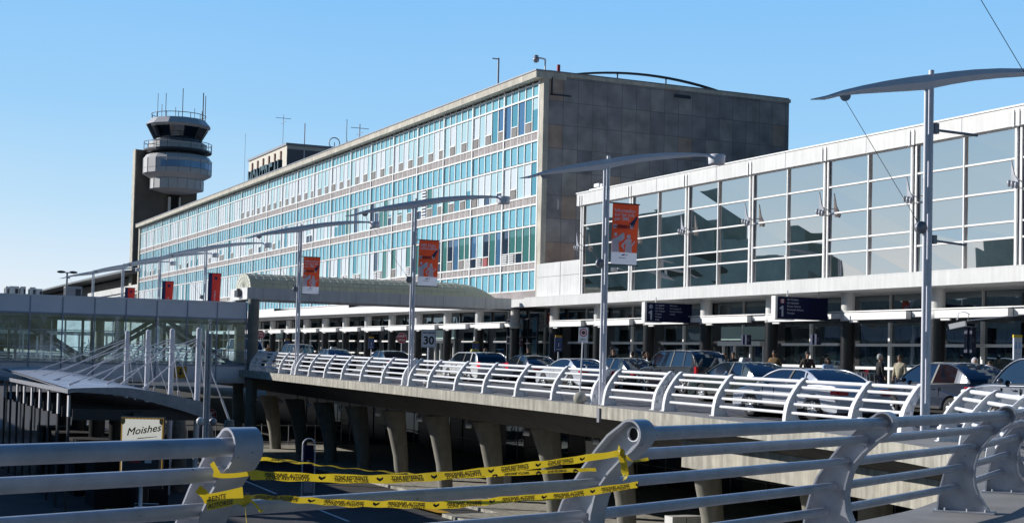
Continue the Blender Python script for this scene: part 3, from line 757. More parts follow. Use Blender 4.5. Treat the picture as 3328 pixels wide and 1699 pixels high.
# white wall piece left of glass, roof cctv
mb=MB();mb.box(.3,10,Y1,78.0,5.0,7.15);mb.build('side_wall',wpanel,t)
mb=MB();mb.box(.285,.30,Y1+.1,77.9,6.33,6.35);mb.box(.285,.30,74.9,74.92,5.12,7.13);mb.build('panel_joint',gsteel,t)
t2=thing('roof_equipment','small white camera cluster on the left end of the glass terminal roof','camera cluster',(38.3,70.4,10.86))
mb=MB();mb.box(-.2,.2,-1.0,.8,0,.12);mb.box(-.1,.1,-.5,-.3,.12,.32);mb.box(-.15,.15,-.2,.35,.2,.38);mb.tube((0,.1,.12),(0,.1,.3),.04);mb.tube((0,-.75,.1),(0,-.55,.35),.05);mb.build('camera_body',wtrim,t2)
# ------------------------------------------------------------------ entrance level (both wings)
e=thing('entrance_storey','dark glazed entrance storey with white mullions under the ledge','storey',(41.0,0,0))
mb=MB();mb.box(.15,.4,12,175,0,5.0);mb.build('back_wall',darkgr,e)
mb=MB();mu=MB();pale=MB();dr=MB()
doors={3:1,7:1,9:1,10:1}
for k in range(-4,24):
    y=38.8+5.5*k+4.9+2.6   # column centre + clearance
    ya,yb=y+.25-5.5+.55,y-.5
    z=zr(y,35)+.15
    mid=(ya+yb)/2
    mb.face([(.10,ya,z),(.10,yb,z),(.10,yb,z+3.1),(.10,ya,z+3.1)])
    mb.face([(.10,ya-.5,3.75),(.10,yb+.3,3.75),(.10,yb+.3,4.6),(.10,ya-.5,4.6)])
    isdoor=(k in (3,10,17,18))
    mu.box(-.03,.1,mid-.06,mid+.06,z+(2.3 if isdoor else 0),z+3.1);mu.box(.0,.1,mid-.03,mid+.03,3.7,4.6)
    if isdoor:
        pale.box(-.02,.09,ya+.2,yb-.2,z+2.35,z+3.0);mu.box(-.3,.05,ya+.2,yb-.3,z+2.05,z+2.28)
        for yy in (ya+.3,ya+1.4,yb-1.4,yb-.4): dr.box(-.05,.08,yy-.04,yy+.04,z,z+2.05)
    else:
        for q in (1.15,2.15): mu.box(-.05,.1,ya+.0,yb+.1,z+q-.06,z+q+.06)
mb.build('glazing',glassL,e);mu.build('mullions',wtrim,e);pale.build_split('door_transom',M('pale_lit_panel',(.45,.62,.60),.4),e);dr.build_split('door_frame',wtrim,e)
# sign band
mb=MB()
for k in range(-4,24):
    yc=43.7+5.45*k
    if 11<k-(-4)<12: continue
    a,b=yc-5.1,yc-.35
    if 79<yc<85.5: continue
    mb.box(-.15,.10,a+.95,yc-.33,3.38,3.68);mb.box(.12,.25,a-.1,a+.93,3.46,3.69)
    mb.box(.0,.3,a-.2,yc,3.72,3.76);mb.tube((-.05,yc-.6,3.32),(-.05,yc-1.1,3.32),.05,8)
mb.build_split('sign_band',wtrim,e,(-2.55,0,0))
# columns
def colmesh():
    mb=MB();mb.tube((0,0,0),(0,0,3.35),.30,24,0);return mb.data('granite_shaft',darkgr)
cm=colmesh()
mb=MB();mb.tube((0,0,3.35),(0,0,4.56),.285,24,0);mb.lathe([(.285,0),(.31,0),(.31,.35),(.285,.35)],(0,0,3.35),24);cw=mb.data('white_top',wpanel)
for k in range(-3,24):
    y=43.7+5.45*k
    o=thing('entrance_column','black granite column with white top at the kerbside, number %d counted from the right edge'%(k+4),'column',(38.75,y,0),group='columns along the entrance front')
    link('shaft',cm,o);link('capital',cw,o)
# ------------------------------------------------------------------ ledge roof beyond the canopy
t=thing('entrance_roof','low grey stone roof with white fascia beyond the vaulted canopy','roof',(38,0,0))
mb=MB();pts=[(86.5,0,0,.18),(95,-.25,.05,.5),(110,-.6,.12,.7),(130,-1.0,.2,.75),(175,-1.6,.3,.75)]
for (a,xa,za,ha),(b,xb,zb,hb) in zip(pts[:-1],pts[1:]):
    mb.face([(xa,a,4.62+za),(xb,b,4.62+zb),(xb,b,4.62+zb+hb*.7),(xa,a,4.62+za+ha)],0)
    mb.face([(xa,a,4.62+za),(xb,b,4.62+zb),(3.2,b,4.62+zb),(3.2,a,4.62+za)],0)
    mb.face([(xa,a,4.62+za+ha),(xb,b,4.62+zb+hb*.7),(1.2,b,5.5+zb*.6),(1.2,a,5.45+za*.6)],1)
mb.build('roof',[wtrim,pinkst],t)
# ------------------------------------------------------------------ tall terminal building
TX0=38.45;TY0=77.9;TY1=203;EWX=56.4
t=thing('office_building','long mid-century terminal block with turquoise panel facade and bare stone end wall','building',(0,0,0))
mb=MB();mb.box(TX0+.3,EWX,TY0+.02,TY1,5.0,18.9);mb.box(42.2,EWX,TY0+.02,TY1,-.5,5.0)
mb.build('stone_end_wall',endst,t)
mb=MB();mb.box(TX0,TX0+.34,TY0-.0,TY0+.62,4.6,18.4);mb.box(TX0-.1,TX0+.34,TY1-.5,TY1+.3,-1,18.4);mb.box(TX0-.55,TX0+1.5,TY0-.05,TY1+.3,18.38,18.78)
mb.box(TX0+1.5,EWX+.1,TY0-.03,TY0+.3,18.6,18.82)
mb.build('cornice',cornice,t)
mb=MB();mb.box(TX0-.6,TX0+1.5,TY0-.1,TY1+.35,18.783,18.86);mb.build('roof_flashing',gsteel,t)
X=TX0
N=124;fy=TY0+.62;pw=(TY1-.5-fy)/N
rows=[('t',17.5,18.18),('w',15.33,17.38),('p',14.75,15.22),('T',13.57,14.7),('w',11.4,13.42),('p',10.87,11.3),('T',9.65,10.8),('w',7.39,9.5),('p',6.9,7.3),('T',5.65,6.85)]
mb=MB();rr=random.Random(5)
for k,a,b in rows:
    if k=='p':
        mb.box(X+.05,X+.3,fy,TY1-.5,a,b,0)
    elif k!='w':
        for i in range(N): mb.face([(X+.1,fy+pw*i,a),(X+.1,fy+pw*(i+1),a),(X+.1,fy+pw*(i+1),b),(X+.1,fy+pw*i,b)],1 if k=='T' else 2)
mb.box(X-.35,X+.3,fy,TY1-.5,4.62,5.1,3);mb.box(X-.05,X+.3,fy,TY1-.5,5.1,5.6,0)
mb.build('spandrel_panels',[pinkst,turq,turq2,wpanel],t)
# mullion grid
mb=MB()
for i in range(N+1):
    y=fy+pw*i;th=.045 if i%5 else .075;pr=.04 if i%5 else -.02
    mb.box(X+pr,X+.12,y-th,y+th,5.1,18.35)
for z in (5.62,6.87,7.35,9.55,10.83,11.36,13.46,14.72,15.28,17.43,18.2): mb.box(X+.0,X+.12,fy,TY1-.5,z-.05,z+.045)
for i in range(0,N*2):
    y=fy+pw*i/2
    for a,b in ((14.76,15.2),(10.9,11.28),(6.92,7.28)): mb.box(X+.03,X+.06,y-.015,y+.015,a,b)
mb.build('mullion_grid',wtrim,t)
# windows: ten kinds, nearest 99 as parts, the rest one part
wcur=mirror('window_white_curtain',(.70,.76,.82),(.5,.6,.65),.12);wpal=mirror('window_pale_blind',(.50,.70,.76),(.5,.6,.65),.15)
wteal=mirror('window_teal',(.10,.33,.42),(.5,.6,.65),.25);wgrn=mirror('window_green',(.07,.22,.21),(.5,.6,.6),.25);wdk=mirror('window_dark',(.03,.05,.08),(.45,.5,.6),.4);wdb=mirror('window_blue',(.08,.19,.34),(.5,.55,.65),.3)
acm=M('air_conditioner_grey',(.20,.19,.19),.7,var=.2);rdp=M('red_box',(.3,.04,.05),.6);wmats=[wcur,wpal,wteal,wgrn,wdk,wdb,acm,wtrim,rdp]
def win(mb,y,z0,z1,kind,low,blind):
    h=z1-z0;zl=z0+(.62 if low else .0)
    zt=z1-h*blind
    if blind>0: mb.face([(X+.085,y+.05,zt),(X+.085,y+pw-.05,zt),(X+.085,y+pw-.05,z1),(X+.085,y+.05,z1)],1)
    mb.face([(X+.085,y+.05,zl),(X+.085,y+pw-.05,zl),(X+.085,y+pw-.05,zt),(X+.085,y+.05,zt)],kind)
    if low:
        mb.box(X+.02,X+.10,y+.02,y+pw-.02,zl-.03,zl+.03,7)
        if low==1: mb.box(X+.02,X+.09,y+.14,y+pw-.14,z0+.02,zl-.07,6)
        if low==2:
            for q in range(4): mb.box(X-.02,X+.09,y+.14,y+pw-.14,z0+.05+.135*q,z0+.12+.135*q,7)
            mb.box(X+.05,X+.09,y+.14,y+pw-.14,z0+.02,zl-.07,4)
        if low==3: mb.face([(X+.085,y+.05,z0),(X+.085,y+pw-.05,z0),(X+.085,y+pw-.05,zl),(X+.085,y+.05,zl)],4)
        if low==4: mb.box(X-.0,X+.09,y+.2,y+pw-.2,z0+.02,zl-.07,8)
rest=MB();cnt=0
for i in range(N):
    for ri,(a,b) in enumerate(((15.33,17.38),(11.4,13.42),(7.39,9.5))):
        q=rr.random();y=fy+pw*i;far_=i/N
        if ri==0: kind=rr.choice([0,0,1,1,0] if i>6 else [2,5,2,2]); bl=rr.choice([0,0,.35]) if i<8 else 0
        elif ri==1: kind=rr.choice([0,0,1,1,2] if (i<9 or i>38) else ([3,3,1,4,2,3] if i>12 else [2,1,3]));bl=0 if kind in (0,1) else rr.choice([0,.4,.6])
        else: kind=rr.choice([3,3,3,4,5,1] if i<22 else ([0,1,0,3,4] if i<30 else [0,0,1,1,0,2]));bl=0
        low=0
        if ri==0 and i%2==1 and 0<i<70: low=1
        if ri==1 and ((i%2==1 and 1<i<26) or (i>26 and rr.random()<.22)): low=rr.choice([1,1,3]) if i<26 else rr.choice([1,2,3])
        if ri==2 and rr.random()<.45 and i<60: low=rr.choice([1,2,2,3]) if i!=7 else 4
        if ri==1 and i==18:
            mb=MB();
            for z in range(9): mb.box(X-.04,X+.1,y+.08,y+pw-.08,11.45+.22*z,11.55+.22*z,7)
            mb.box(X+.06,X+.1,y+.05,y+pw-.05,11.4,13.4,4);mb.build('window',wmats,t,label='louvred dark opening in the middle window row');cnt+=1;continue
        if cnt<99 and i<33:
            mb=MB();win(mb,y,a,b,kind,low,bl);mb.build('window',wmats,t);cnt+=1
        else: win(rest,y,a,b,kind,low,bl)
rest.build('windows',wmats,t,kind='stuff')
# sloping white wedge at base near corner

# end wall details
mb=MB();mb.box(51.2,51.6,TY0-.12,TY0,10.9,11.3,0);mb.box(47.6,48.8,TY0-.05,TY0,18.1,18.3,0);mb.box(38.9,40.3,TY0-.06,TY0,17.4,17.47,0);mb.box(38.95,39.02,TY0-.06,TY0,17.4,18.5,0);mb.build_split('wall_vent',dsteel,t)
# roof arc
t=thing('roof_hood','dark curved roof hood edge rising above the stone end wall','roof hood',(52.5,90,18.8))
mb=MB();A=[];n=16
for i in range(n):
    a0=-1+2*i/n;a1=-1+2*(i+1)/n;f=lambda a:3.05*(1-a*a)**.5 if abs(a)<1 else 0
    f=lambda a:2.45+.78*(1-a*a)
    mb.box(a0*7,a1*7,-.1,.1,0,.01)
    V=[(a0*7,-.6,f(a0)-.12),(a1*7,-.6,f(a1)-.12),(a1*7,-.6,f(a1)),(a0*7,-.6,f(a0)),(a0*7,-.3,f(a0)-.12),(a1*7,-.3,f(a1)-.12),(a1*7,-.3,f(a1)),(a0*7,-.3,f(a0))]
    mb.mesh(V,[(0,1,2,3),(4,5,6,7),(3,2,6,7),(0,1,5,4)])
for q in (-6,-2.5,1.5,6): mb.tube((q,-.45,0),(q,-.45,2.42+.72*(1-(q/7)**2)),.06,6)
mb.build('hood',dsteel,t)
# roof fittings
t=thing('security_camera','white dome security camera on a bracket at the roof corner','security camera',(38.7,78.3,18.86))
mb=MB();mb.tube((0,0,0),(0,0,.75),.05);mb.tube((0,0,.75),(-.45,.2,.85),.05);mb.build('bracket',wtrim,t)
mb=MB();mb.ell((-.5,.25,.72),.2,.2,.2);mb.tube((-.5,.25,.75),(-.5,.25,.98),.14);mb.build('dome',[M('camera_dome',(.35,.35,.4),.2)],t)
t=thing('obstruction_light','small red obstruction light on a short mast near the roof corner','warning light',(43,85,18.8))
mb=MB();mb.tube((0,0,0),(0,0,1.6),.03);mb.build('mast',dsteel,t);mb=MB();mb.tube((0,0,1.6),(0,0,2.1),.12);mb.build('lamp',signr,t)
def mast(label,x,y,z0,z1,r=.04,extra=None,nm='roof_antenna'):
    t=thing(nm,label,'antenna',(x,y,z0));mb=MB();mb.tube((0,0,0),(0,0,z1-z0),r,6)
    if extra: extra(mb,z1-z0)
    mb.build('mast',M('antenna_grey',(.40,.44,.52),.5) if 'antenna_grey' not in bpy.data.materials else bpy.data.materials['antenna_grey'],t)
mast('thick mast with a small arm standing on the roof near the corner',50,110,18.8,26.6,.09,lambda m,h:m.tube((0,0,h-.1),(-.6,0,h-.1),.05))
mast('thin tall whip antenna at the left end of the roof',50,192,18.8,31,.025)
def loop(m,h): m.lathe([(.62,-.03),(.68,0),(.62,.03),(.56,0),(.62,-.03)],(0,0,h-.1),20,axis='y')
mast('round loop antenna beside the penthouse',50.5,155,18.8,25.2,.06,loop)
mast('leaning tall whip beside the loop antenna',50.9,152,18.8,27.4,.045)
def yagi(m,h):
    m.tube((-.9,0,h-.4),(.9,0,h-.4),.03);m.tube((0,-.9,h-.9),(0,.9,h-.9),.03)
mast('crossed yagi antenna on the roof right of the penthouse',45,130.5,18.8,23.4,.05,yagi)
mast('short whip antenna between the loop and the yagi',47,140,18.8,23.2,.04)
mast('tall twin-armed antenna on the penthouse roof, left one',46,160,24,28.6,.03,yagi)
mast('short spike antenna on the penthouse roof',47,154.9,24,27,.06)
# penthouse
t=thing('penthouse','beige plant room on the roof behind the city name letters','building',(45,154.8,18.8))
mb=MB();mb.box(0,5.9,0,16,0,5.6);mb.build('wall_block',[M('penthouse_beige',(.70,.66,.58),.8,var=.1)],t)
mb=MB();mb.box(.05,5.8,-.03,.0,0,5.2);mb.build('shaded_side',M('penthouse_shaded_side',(.17,.17,.19),.8),t)  # dark sheet standing in for shade on the side away from the sun
mb=MB();mb.box(-.15,6,-.15,16.2,5.6,5.85);mb.build('roof_edge',gsteel,t)
mb=MB();mb.box(1.9,2.0,-.12,-.03,1,5.2);mb.box(4.6,4.7,-.12,-.03,1,5.2);mb.build_split('downpipe',wtrim,t)
mb=MB()
for q in range(6): mb.box(-.15,0,2+2.4*q,2.28+2.4*q,3.7,5.2)
mb.build_split('bracket',M('rusty_bracket',(.30,.17,.14),.8),t)
t=thing('rooftop_lettering','dark teal rooftop letters spelling MONTREAL','sign',(42,159,18.8))
lt=M('letter_dark_teal',(.01,.03,.05),.4);lf=M('letter_face_teal',(.012,.06,.08),.4)
wds={'M':1.7,'O':1.65,'N':1.6,'T':1.45,'R':1.5,'E':1.4,'A':1.6,'L':1.3};p=0
for ch in 'MONTREAL':
    V,F=text2d(ch,4.1,.06);mb=MB();x0=min(v[0] for v in V);x1=max(v[0] for v in V);sx=wds[ch]/(x1-x0)*.93
    mb.mesh([(-.2,-(p+(a-x0)*sx),b+.0) for a,b in V],F,1)
    from collections import Counter
    ec=Counter()
    for f in F:
        for i in range(len(f)): ec[tuple(sorted((f[i],f[(i+1)%len(f)])))]+=1
    for (i,j),c in ec.items():
        if c==1:
            q=lambda k,x:(x,-(p+(V[k][0]-x0)*sx),V[k][1]);mb.face([q(i,-.2),q(j,-.2),q(j,.25),q(i,.25)],0)
    mb.build('letter',[lt,lf],t);p+=wds[ch]+.12
# ------------------------------------------------------------------ control tower
t=thing('control_tower','concrete airport control tower with a stack of round cabs and aerials','control tower',(45.45,213,0))
mb=MB();mb.box(-5.6,3.6,2.6,4.4,0,30.9);mb.build('shaft',towst,t)
mb=MB();mb.box(-5.65,-5.5,2.5,4.45,0,30.95);mb.build('shaft_lit_edge',cornice,t)  # pale strip, the sunlit shaft side put into the colour
mb=MB();mb.box(-.6,1.0,2.3,2.62,19.5,24.4,0);mb.build('shaft_slot',black,t)
mb=MB();mb.box(-.75,-.35,2.1,2.3,19.6,24.2);mb.box(.85,1.1,2.1,2.3,19.6,24.2);mb.build_split('slot_fin',wpanel,t)
def ring(nm,prof,mat,n=18,smooth=False):
    mb=MB();mb.lathe(prof,(0,0,0),n,smooth=smooth);return mb.build(nm,mat,t)
ring('lower_drum',[(0,24.6),(2.2,24.6),(3.85,25.0),(3.85,26.4),(0,26.4)],towpan)
ring('main_drum',[(3.6,26.35),(3.9,26.6),(4.95,27.2),(4.95,29.3),(4.5,29.9),(3.6,30.2),(0,30.2)],towpan)
mb=MB();mb.lathe([(4.97,27.95),(4.97,28.85)],(0,0,0),18,smooth=False,a0=radians(230),a1=radians(350));mb.build('drum_windows',mirror('tower_window',(.06,.12,.28),(.4,.5,.7),.4),t)
mb=MB()
for j in range(18):
    a=2*pi*j/18
    for r,z0,z1 in ((4.97,27.2,29.3),(3.87,25.0,26.4)): mb.tube((r*cos(a),r*sin(a),z0),(r*cos(a),r*sin(a),z1),.035,4)
mb.lathe([(4.985,27.9),(4.985,27.96)],(0,0,0),18,smooth=False);mb.build('panel_joints',gsteel,t)
ring('balcony_slab',[(3.6,30.2),(4.6,30.35),(4.95,30.5),(4.95,30.75),(3.3,30.8)],dsteel)
ring('balcony_panel',[(4.2,30.75),(4.2,31.75)],towpan)
mb=MB()
for j in range(18):
    a=2*pi*j/18;mb.tube((4.9*cos(a),4.9*sin(a),30.7),(4.9*cos(a),4.9*sin(a),31.8),.04,4)
mb.lathe([(4.9,31.75),(4.95,31.8),(4.9,31.85)],(0,0,0),18);mb.lathe([(4.9,31.25),(4.93,31.28)],(0,0,0),18);mb.build('balcony_rail',dsteel,t)
ring('cab_base',[(4.2,31.7),(3.35,32.2),(3.3,32.3)],gsteel)
ring('cab_glass',[(3.25,32.2),(4.3,34.0),(0,34.0)],towgl,12)
mb=MB()
for j in range(12):
    a=2*pi*j/12;mb.tube((3.27*cos(a),3.27*sin(a),32.2),(4.32*cos(a),4.32*sin(a),34.0),.07,5)
mb.build('cab_frames',dsteel,t)
ring('cab_roof',[(4.1,33.85),(4.75,34.35),(3.9,35.3),(0,35.4)],towpan,12)
mb=MB()
for j in range(14):
    a=2*pi*j/14;mb.tube((3.9*cos(a),3.9*sin(a),35.25),(3.9*cos(a),3.9*sin(a),36.0),.05,4)
mb.lathe([(3.9,35.95),(3.97,36.0),(3.9,36.05)],(0,0,0),28);mb.build('roof_rail',dsteel,t)
mb=MB()
for x,y,h,r in ((-3.2,-.5,40.6,.04),(-2.7,-1,39,.04),(-2.1,-.8,40.7,.05),(.3,-1,41.6,.06),(-.5,0,38.9,.04),(3.4,-.6,41.3,.08),(3.9,.1,41.0,.06),(2.3,0,39,.04),(3.6,.8,38.8,.05)): mb.tube((x,y,35.3),(x,y,h-1.7),r,5)
mb.build_split('aerial',dsteel,t)
mb=MB();mb.obox((-3.75,-2.3,32.0),(-4.9,-2.6,34.0),.35,.5);mb.build('side_duct',dsteel,t)
# ------------------------------------------------------------------ distant low terminal
t=thing('distant_terminal','low white terminal with a swooping dark roof beyond the footbridge','building',(40,206,0))
mb=MB();mb.box(0,20,0,48,0,10.0);mb.box(-.3,20,0,48,10.0,10.9);mb.build('wall',wpanel,t)
mb=MB()
for q in range(30): mb.box(-.06,0,1+1.6*q,2.2+1.6*q,6.5,9.6)
mb.build_split('window',glassL,t)
mb=MB()
n=10
for i in range(n):
    f=lambda s_:12.75+.15*sin(pi*s_)
    a,b=i/n,(i+1)/n;za,zb=f(a),f(b)
    ya,yb=4+118*a,4+118*b
    mb.mesh([(-2.5,ya,za),(14,ya,za+1),(14,yb,zb+1),(-2.5,yb,zb),(-2.5,ya,za-.3),(14,ya,za+.3),(14,yb,zb+.3),(-2.5,yb,zb-.3)],[(0,1,2,3),(4,5,6,7),(0,3,7,4),(0,1,5,4)])
mb.build('roof',[M('distant_roof',(.10,.12,.14),.6)],t)
mb=MB();mb.box(1,12,5,118,8.9,12.4);mb.build('clerestory',M('clerestory_shade',(.10,.09,.08),.7),t)
t=thing('floodlight_mast','tall mast with two dark floodlight heads at far left','floodlight mast',(22.1,155,0))
mb=MB();mb.tube((0,0,LOW),(0,0,9.3),.1,8);mb.build('pole',gsteel,t)
mb=MB();mb.ell((-.6,0,9.35),.45,.3,.14);mb.ell((.6,0,9.35),.45,.3,.14);mb.tube((-.6,0,9.3),(.6,0,9.3),.05);mb.build_split('flood_head',dsteel,t)
# unseen tall block added only to be reflected in the terminal glass
t=thing('reflection_block','added unseen tall block across the lower road, shaped for the terminal glass reflection','building',(-60,95,LOW))
mb=MB();gm=M('reflection_block_wall',(.36,.46,.43),.9,var=.5,vscale=.08)
mb.box(-5,0,110,240,0,33);mb.box(-5,0,88,110,0,25);mb.box(-4,0,41,50,0,21);mb.build('wall',gm,t)
mb=MB()
for z in (11,15,19): mb.box(0,.2,110,238,z,z+1.2)
mb.build_split('reflection_block_window_band',black,t)
t=thing('shade_block','added unseen block at the left of the lower road, casting the long shade','building',(-10,0,LOW))  # out-of-view block added to shade the lower left
mb=MB();mb.box(-22,0,38,175,0,12.6);mb.build('wall',conc,t)
mb=MB();[mb.box(0,.05,37,174,z,z+1.3) for z in (1.2,4.2,7.2)];mb.build_split('opening',black,t)
t=thing('distant_hangar','long dark green hangar seen only through the footbridge glass','building',(0,262,LOW))
mb=MB();mb.box(-40,36,0,10,0,13.0);mb.build('wall',[M('hangar_green',(.035,.06,.055),.8,var=.7,vscale=.12)],t)
mb=MB();[mb.box(-38+4*q,-36.5+4*q,-.1,0,7.5,10.5) for q in range(18)];mb.build_split('window',M('hangar_window',(.14,.26,.27),.4,var=.6,vscale=.3),t)
# ------------------------------------------------------------------ barrel vaulted canopy over the crossing
CY0,CY1=80.0,83.8;CZ=4.47
t=thing('vaulted_canopy','barrel vaulted translucent canopy on a grey beam crossing the raised road','canopy',(21.2,CY0,0))
mb=MB();mb.box(.15,16.4,0,.35,CZ,5.12);mb.box(.15,16.4,3.45,3.8,CZ,5.12);mb.box(0,.6,.002,3.798,CZ+.003,5.13);mb.box(.6,16.3,.35,3.45,CZ+.1,CZ+.2)
mb.build('beam',[wpanel],t)
mb=MB()
for q in range(6): mb.box(.9+2.75*q,.92+2.75*q,-.006,0,CZ+.01,5.11)
mb.build('beam_joint',gsteel,t)
mb=MB();V=[];nx=60;na=10
for i in range(nx+1):
    s_=i/nx;x=.25+13.2*s_;k=1.0
    for j in range(na+1):
        a=pi*j/na;V.append((x,1.9-1.62*cos(a),5.12+.86*sin(a)))
F=[(i*(na+1)+j,i*(na+1)+j+1,(i+1)*(na+1)+j+1,(i+1)*(na+1)+j) for i in range(nx) for j in range(na)]
mb.mesh(V,F,0,True)
# end gable (lit, facing the lower road) and tapering far end
mb.face([(.25,1.9-1.62*cos(pi*j/12),5.12+.86*sin(pi*j/12)) for j in range(13)],1)
V=[];
for i in range(9):
    u=i/8*pi/2
    for j in range(na+1):
        a=pi*j/na;V.append((13.45+2.0*sin(u),1.9-1.62*cos(a),5.12+.86*sin(a)*cos(u)))
mb.mesh(V,[(i*(na+1)+j,i*(na+1)+j+1,(i+1)*(na+1)+j+1,(i+1)*(na+1)+j) for i in range(8) for j in range(na)],0,True)
mb.build('vault',[vault,M('gable_panel',(.62,.62,.52),.5,var=.1)],t)
mb=MB()
for i in range(0,nx+1):
    x=.25+13.2*i/nx
    if i%2: continue
    mb.path([(x,1.9-1.635*cos(pi*j/12),5.12+.875*sin(pi*j/12)) for j in range(13)],.013,4)
for j in range(1,10):
    a=pi*j/10;mb.tube((.25,1.9-1.63*cos(a),5.12+.87*sin(a)),(13.45,1.9-1.63*cos(a),5.12+.87*sin(a)),.013,4)
for j in range(1,12):
    a=pi*j/12;mb.tube((.24,1.9,5.12),(.24,1.9-1.6*cos(a),5.12+.84*sin(a)),.014,4)
for q in (.45,.75): mb.path([(.24,1.9-1.62*q*cos(pi*j/12),5.12+.86*q*sin(pi*j/12)) for j in range(13)],.014,4)
mb.build('glazing_ribs',M('rib_metal',(.50,.52,.47),.5),t)
mb=MB();mb.box(-.25,0,1.2,1.9,4.62,5.0);mb.tube((-.12,1.5,4.6),(-.12,1.5,5.1),.1);mb.build('speaker_box',dsteel,t)
round_col(21.58,CY0-.06,LOW,CZ,.31,pierc,'tall round concrete column carrying the left end of the vaulted canopy')
round_col(21.75,CY1-.3,LOW,CZ,.31,pierc,'round concrete column at the far side of the canopy behind the footbridge glass')
# vestibule behind canopy
t=thing('entrance_vestibule','dim glass entrance vestibule under the far end of the canopy','vestibule',(39.2,80.3,.3))
mb=MB();mb.box(0,.05,-.8,3.6,0,3.7);mb.build('glazing',glassL,t)
mb=MB()
for y in (-.8,.55,1.9,3.5): mb.box(-.06,0,y,y+.08,0,3.7)
for z in (2.1,2.5,3.6): mb.box(-.07,0,-.8,3.6,z,z+.07)
mb.build('frame',dsteel,t)  # frame coloured dark in place of the canopy's shade
# ------------------------------------------------------------------ glazed footbridge
BX0,BX1=-14,21.25
t=thing('footbridge','enclosed glazed footbridge with blue-grey panels spanning from the left to the canopy column','footbridge',(0,80.0,0))
b1=M('bridge_panel',(.82,.85,.92),.45,var=.06,vscale=.6)
mb=MB();mb.box(BX0,BX1,0,.12,3.33,4.2);mb.box(BX0,BX1,3.9,4.0,3.33,4.2);mb.box(BX0,BX1,-.06,4.05,4.2,4.28);mb.build('roof_band',b1,t)
mb=MB();mb.box(BX0,BX1,.0,.12,-.1,.72);mb.box(BX0,BX1,3.9,4.0,-.1,.72);mb.box(BX0,BX1,.1,3.95,-.25,-.1);mb.box(BX0,BX1,.15,3.85,.35,.5);mb.build('floor_band',b1,t)
mb=MB();mb.box(BX0,BX1,.2,3.8,3.15,3.3);mb.build('ceiling',gsteel,t)
gl=clear('bridge_glass',(.55,.65,.7),.12,(.72,.87,.92),.48)
mb=MB();mb.face([(BX0,.06,.72),(BX1-.1,.06,.72),(BX1-.1,.06,3.33),(BX0,.06,3.33)]);mb.build('glazing',gl,t,label='front glass wall')
mb=MB();mb.face([(BX0,3.94,.72),(BX1-.1,3.94,.72),(BX1-.1,3.94,3.33),(BX0,3.94,3.33)]);mb.build('glazing',clear('bridge_glass_rear',(.5,.6,.65),.06,(.72,.86,.86),.15),t,label='rear glass wall')
mb=MB();x=BX1-.05;bm=M('bridge_mullion',(.33,.37,.48),.5)
while x>BX0:
    mb.box(x-.035,x+.035,-.03,.0,-.1,4.2);mb.box(x-.03,x+.03,3.86,3.9,.7,3.33);x-=1.66
for z in (1.55,2.45): mb.box(BX0,BX1-.1,.065,.10,z-.02,z+.02)
mb.box(BX0,BX1,-.05,.0,3.28,3.36);mb.box(BX0,BX1,-.05,.0,.68,.76)
mb.build('mullions',bm,t)
tm=M('truss_steel',(.07,.10,.12),.5)
for side in (.45,3.55):
    mb=MB();x=BX1-.6;up=True
    while x>BX0+5:
        nx_=x-3.9;a,b=(.75,3.2) if up else (3.2,.75)
        mb.obox((x,side,a),(nx_,side,b),.16,.22);mb.obox((nx_,side,.75),(nx_,side,3.2),.12,.14);x=nx_;up=not up
    mb.obox((BX0,side,.78),(BX1,side,.78),.2,.2);mb.obox((BX0,side,3.15),(BX1,side,3.15),.2,.2)
    mb.build('truss',tm,t)
t=thing('hazard_sign','yellow square hazard sign with a black arrow on the lower edge of the footbridge','sign',(17.25,79.93,.0))
mb=MB();mb.box(0,.66,-.02,0,0,.62,0);mb.face([(.33,-.026,.12),(.5,-.026,.3),(.38,-.026,.28),(.4,-.026,.5),(.26,-.026,.5),(.28,-.026,.28),(.16,-.026,.3)],1);mb.build('plate',[yline,blk],t)
# roof units on / beyond the bridge
t=None
for i,(x,wd,h,lb) in enumerate(((9.36,.17,.7,'narrow leftmost pale rooftop unit above the footbridge'),(9.58,.53,.72,'second pale rooftop unit from the left, widest of the small ones'),(10.2,.30,.72,'third pale rooftop unit from the left, standing alone'),(10.72,.33,.70,'fourth pale rooftop unit from the left, touching the fifth'),(11.08,.36,.62,'fifth pale rooftop unit from the left, slightly lower'),(12.77,.97,.85,'bulky dark rooftop unit near the floodlight mast'))):
    o=thing('rooftop_unit',lb,'air conditioning unit',(x,90,3.9),group='rooftop units above the footbridge')
    mb=MB();mb.box(0,wd,0,.8,0,h+.45);mb.build('casing',[wpanel if i<5 else gsteel],o);mb=MB();mb.box(wd*.6,wd*.92,-.02,0,.6,h+.3);mb.box(-.02,0,.15,.65,.5,h+.35);mb.build('grille',dsteel,o)
t=thing('service_deck','flat roof beyond the footbridge carrying the rooftop units','roof',(0,89,0))
mb=MB();mb.box(-10,20.5,0,9,3.3,3.9);mb.build('roof_slab',wpanel,t)
mb=MB();[mb.tube((x,y,LOW),(x,y,3.3),.3,12) for x in (-8,0,8,16) for y in (1,8)];mb.build_split('support',conc,t)

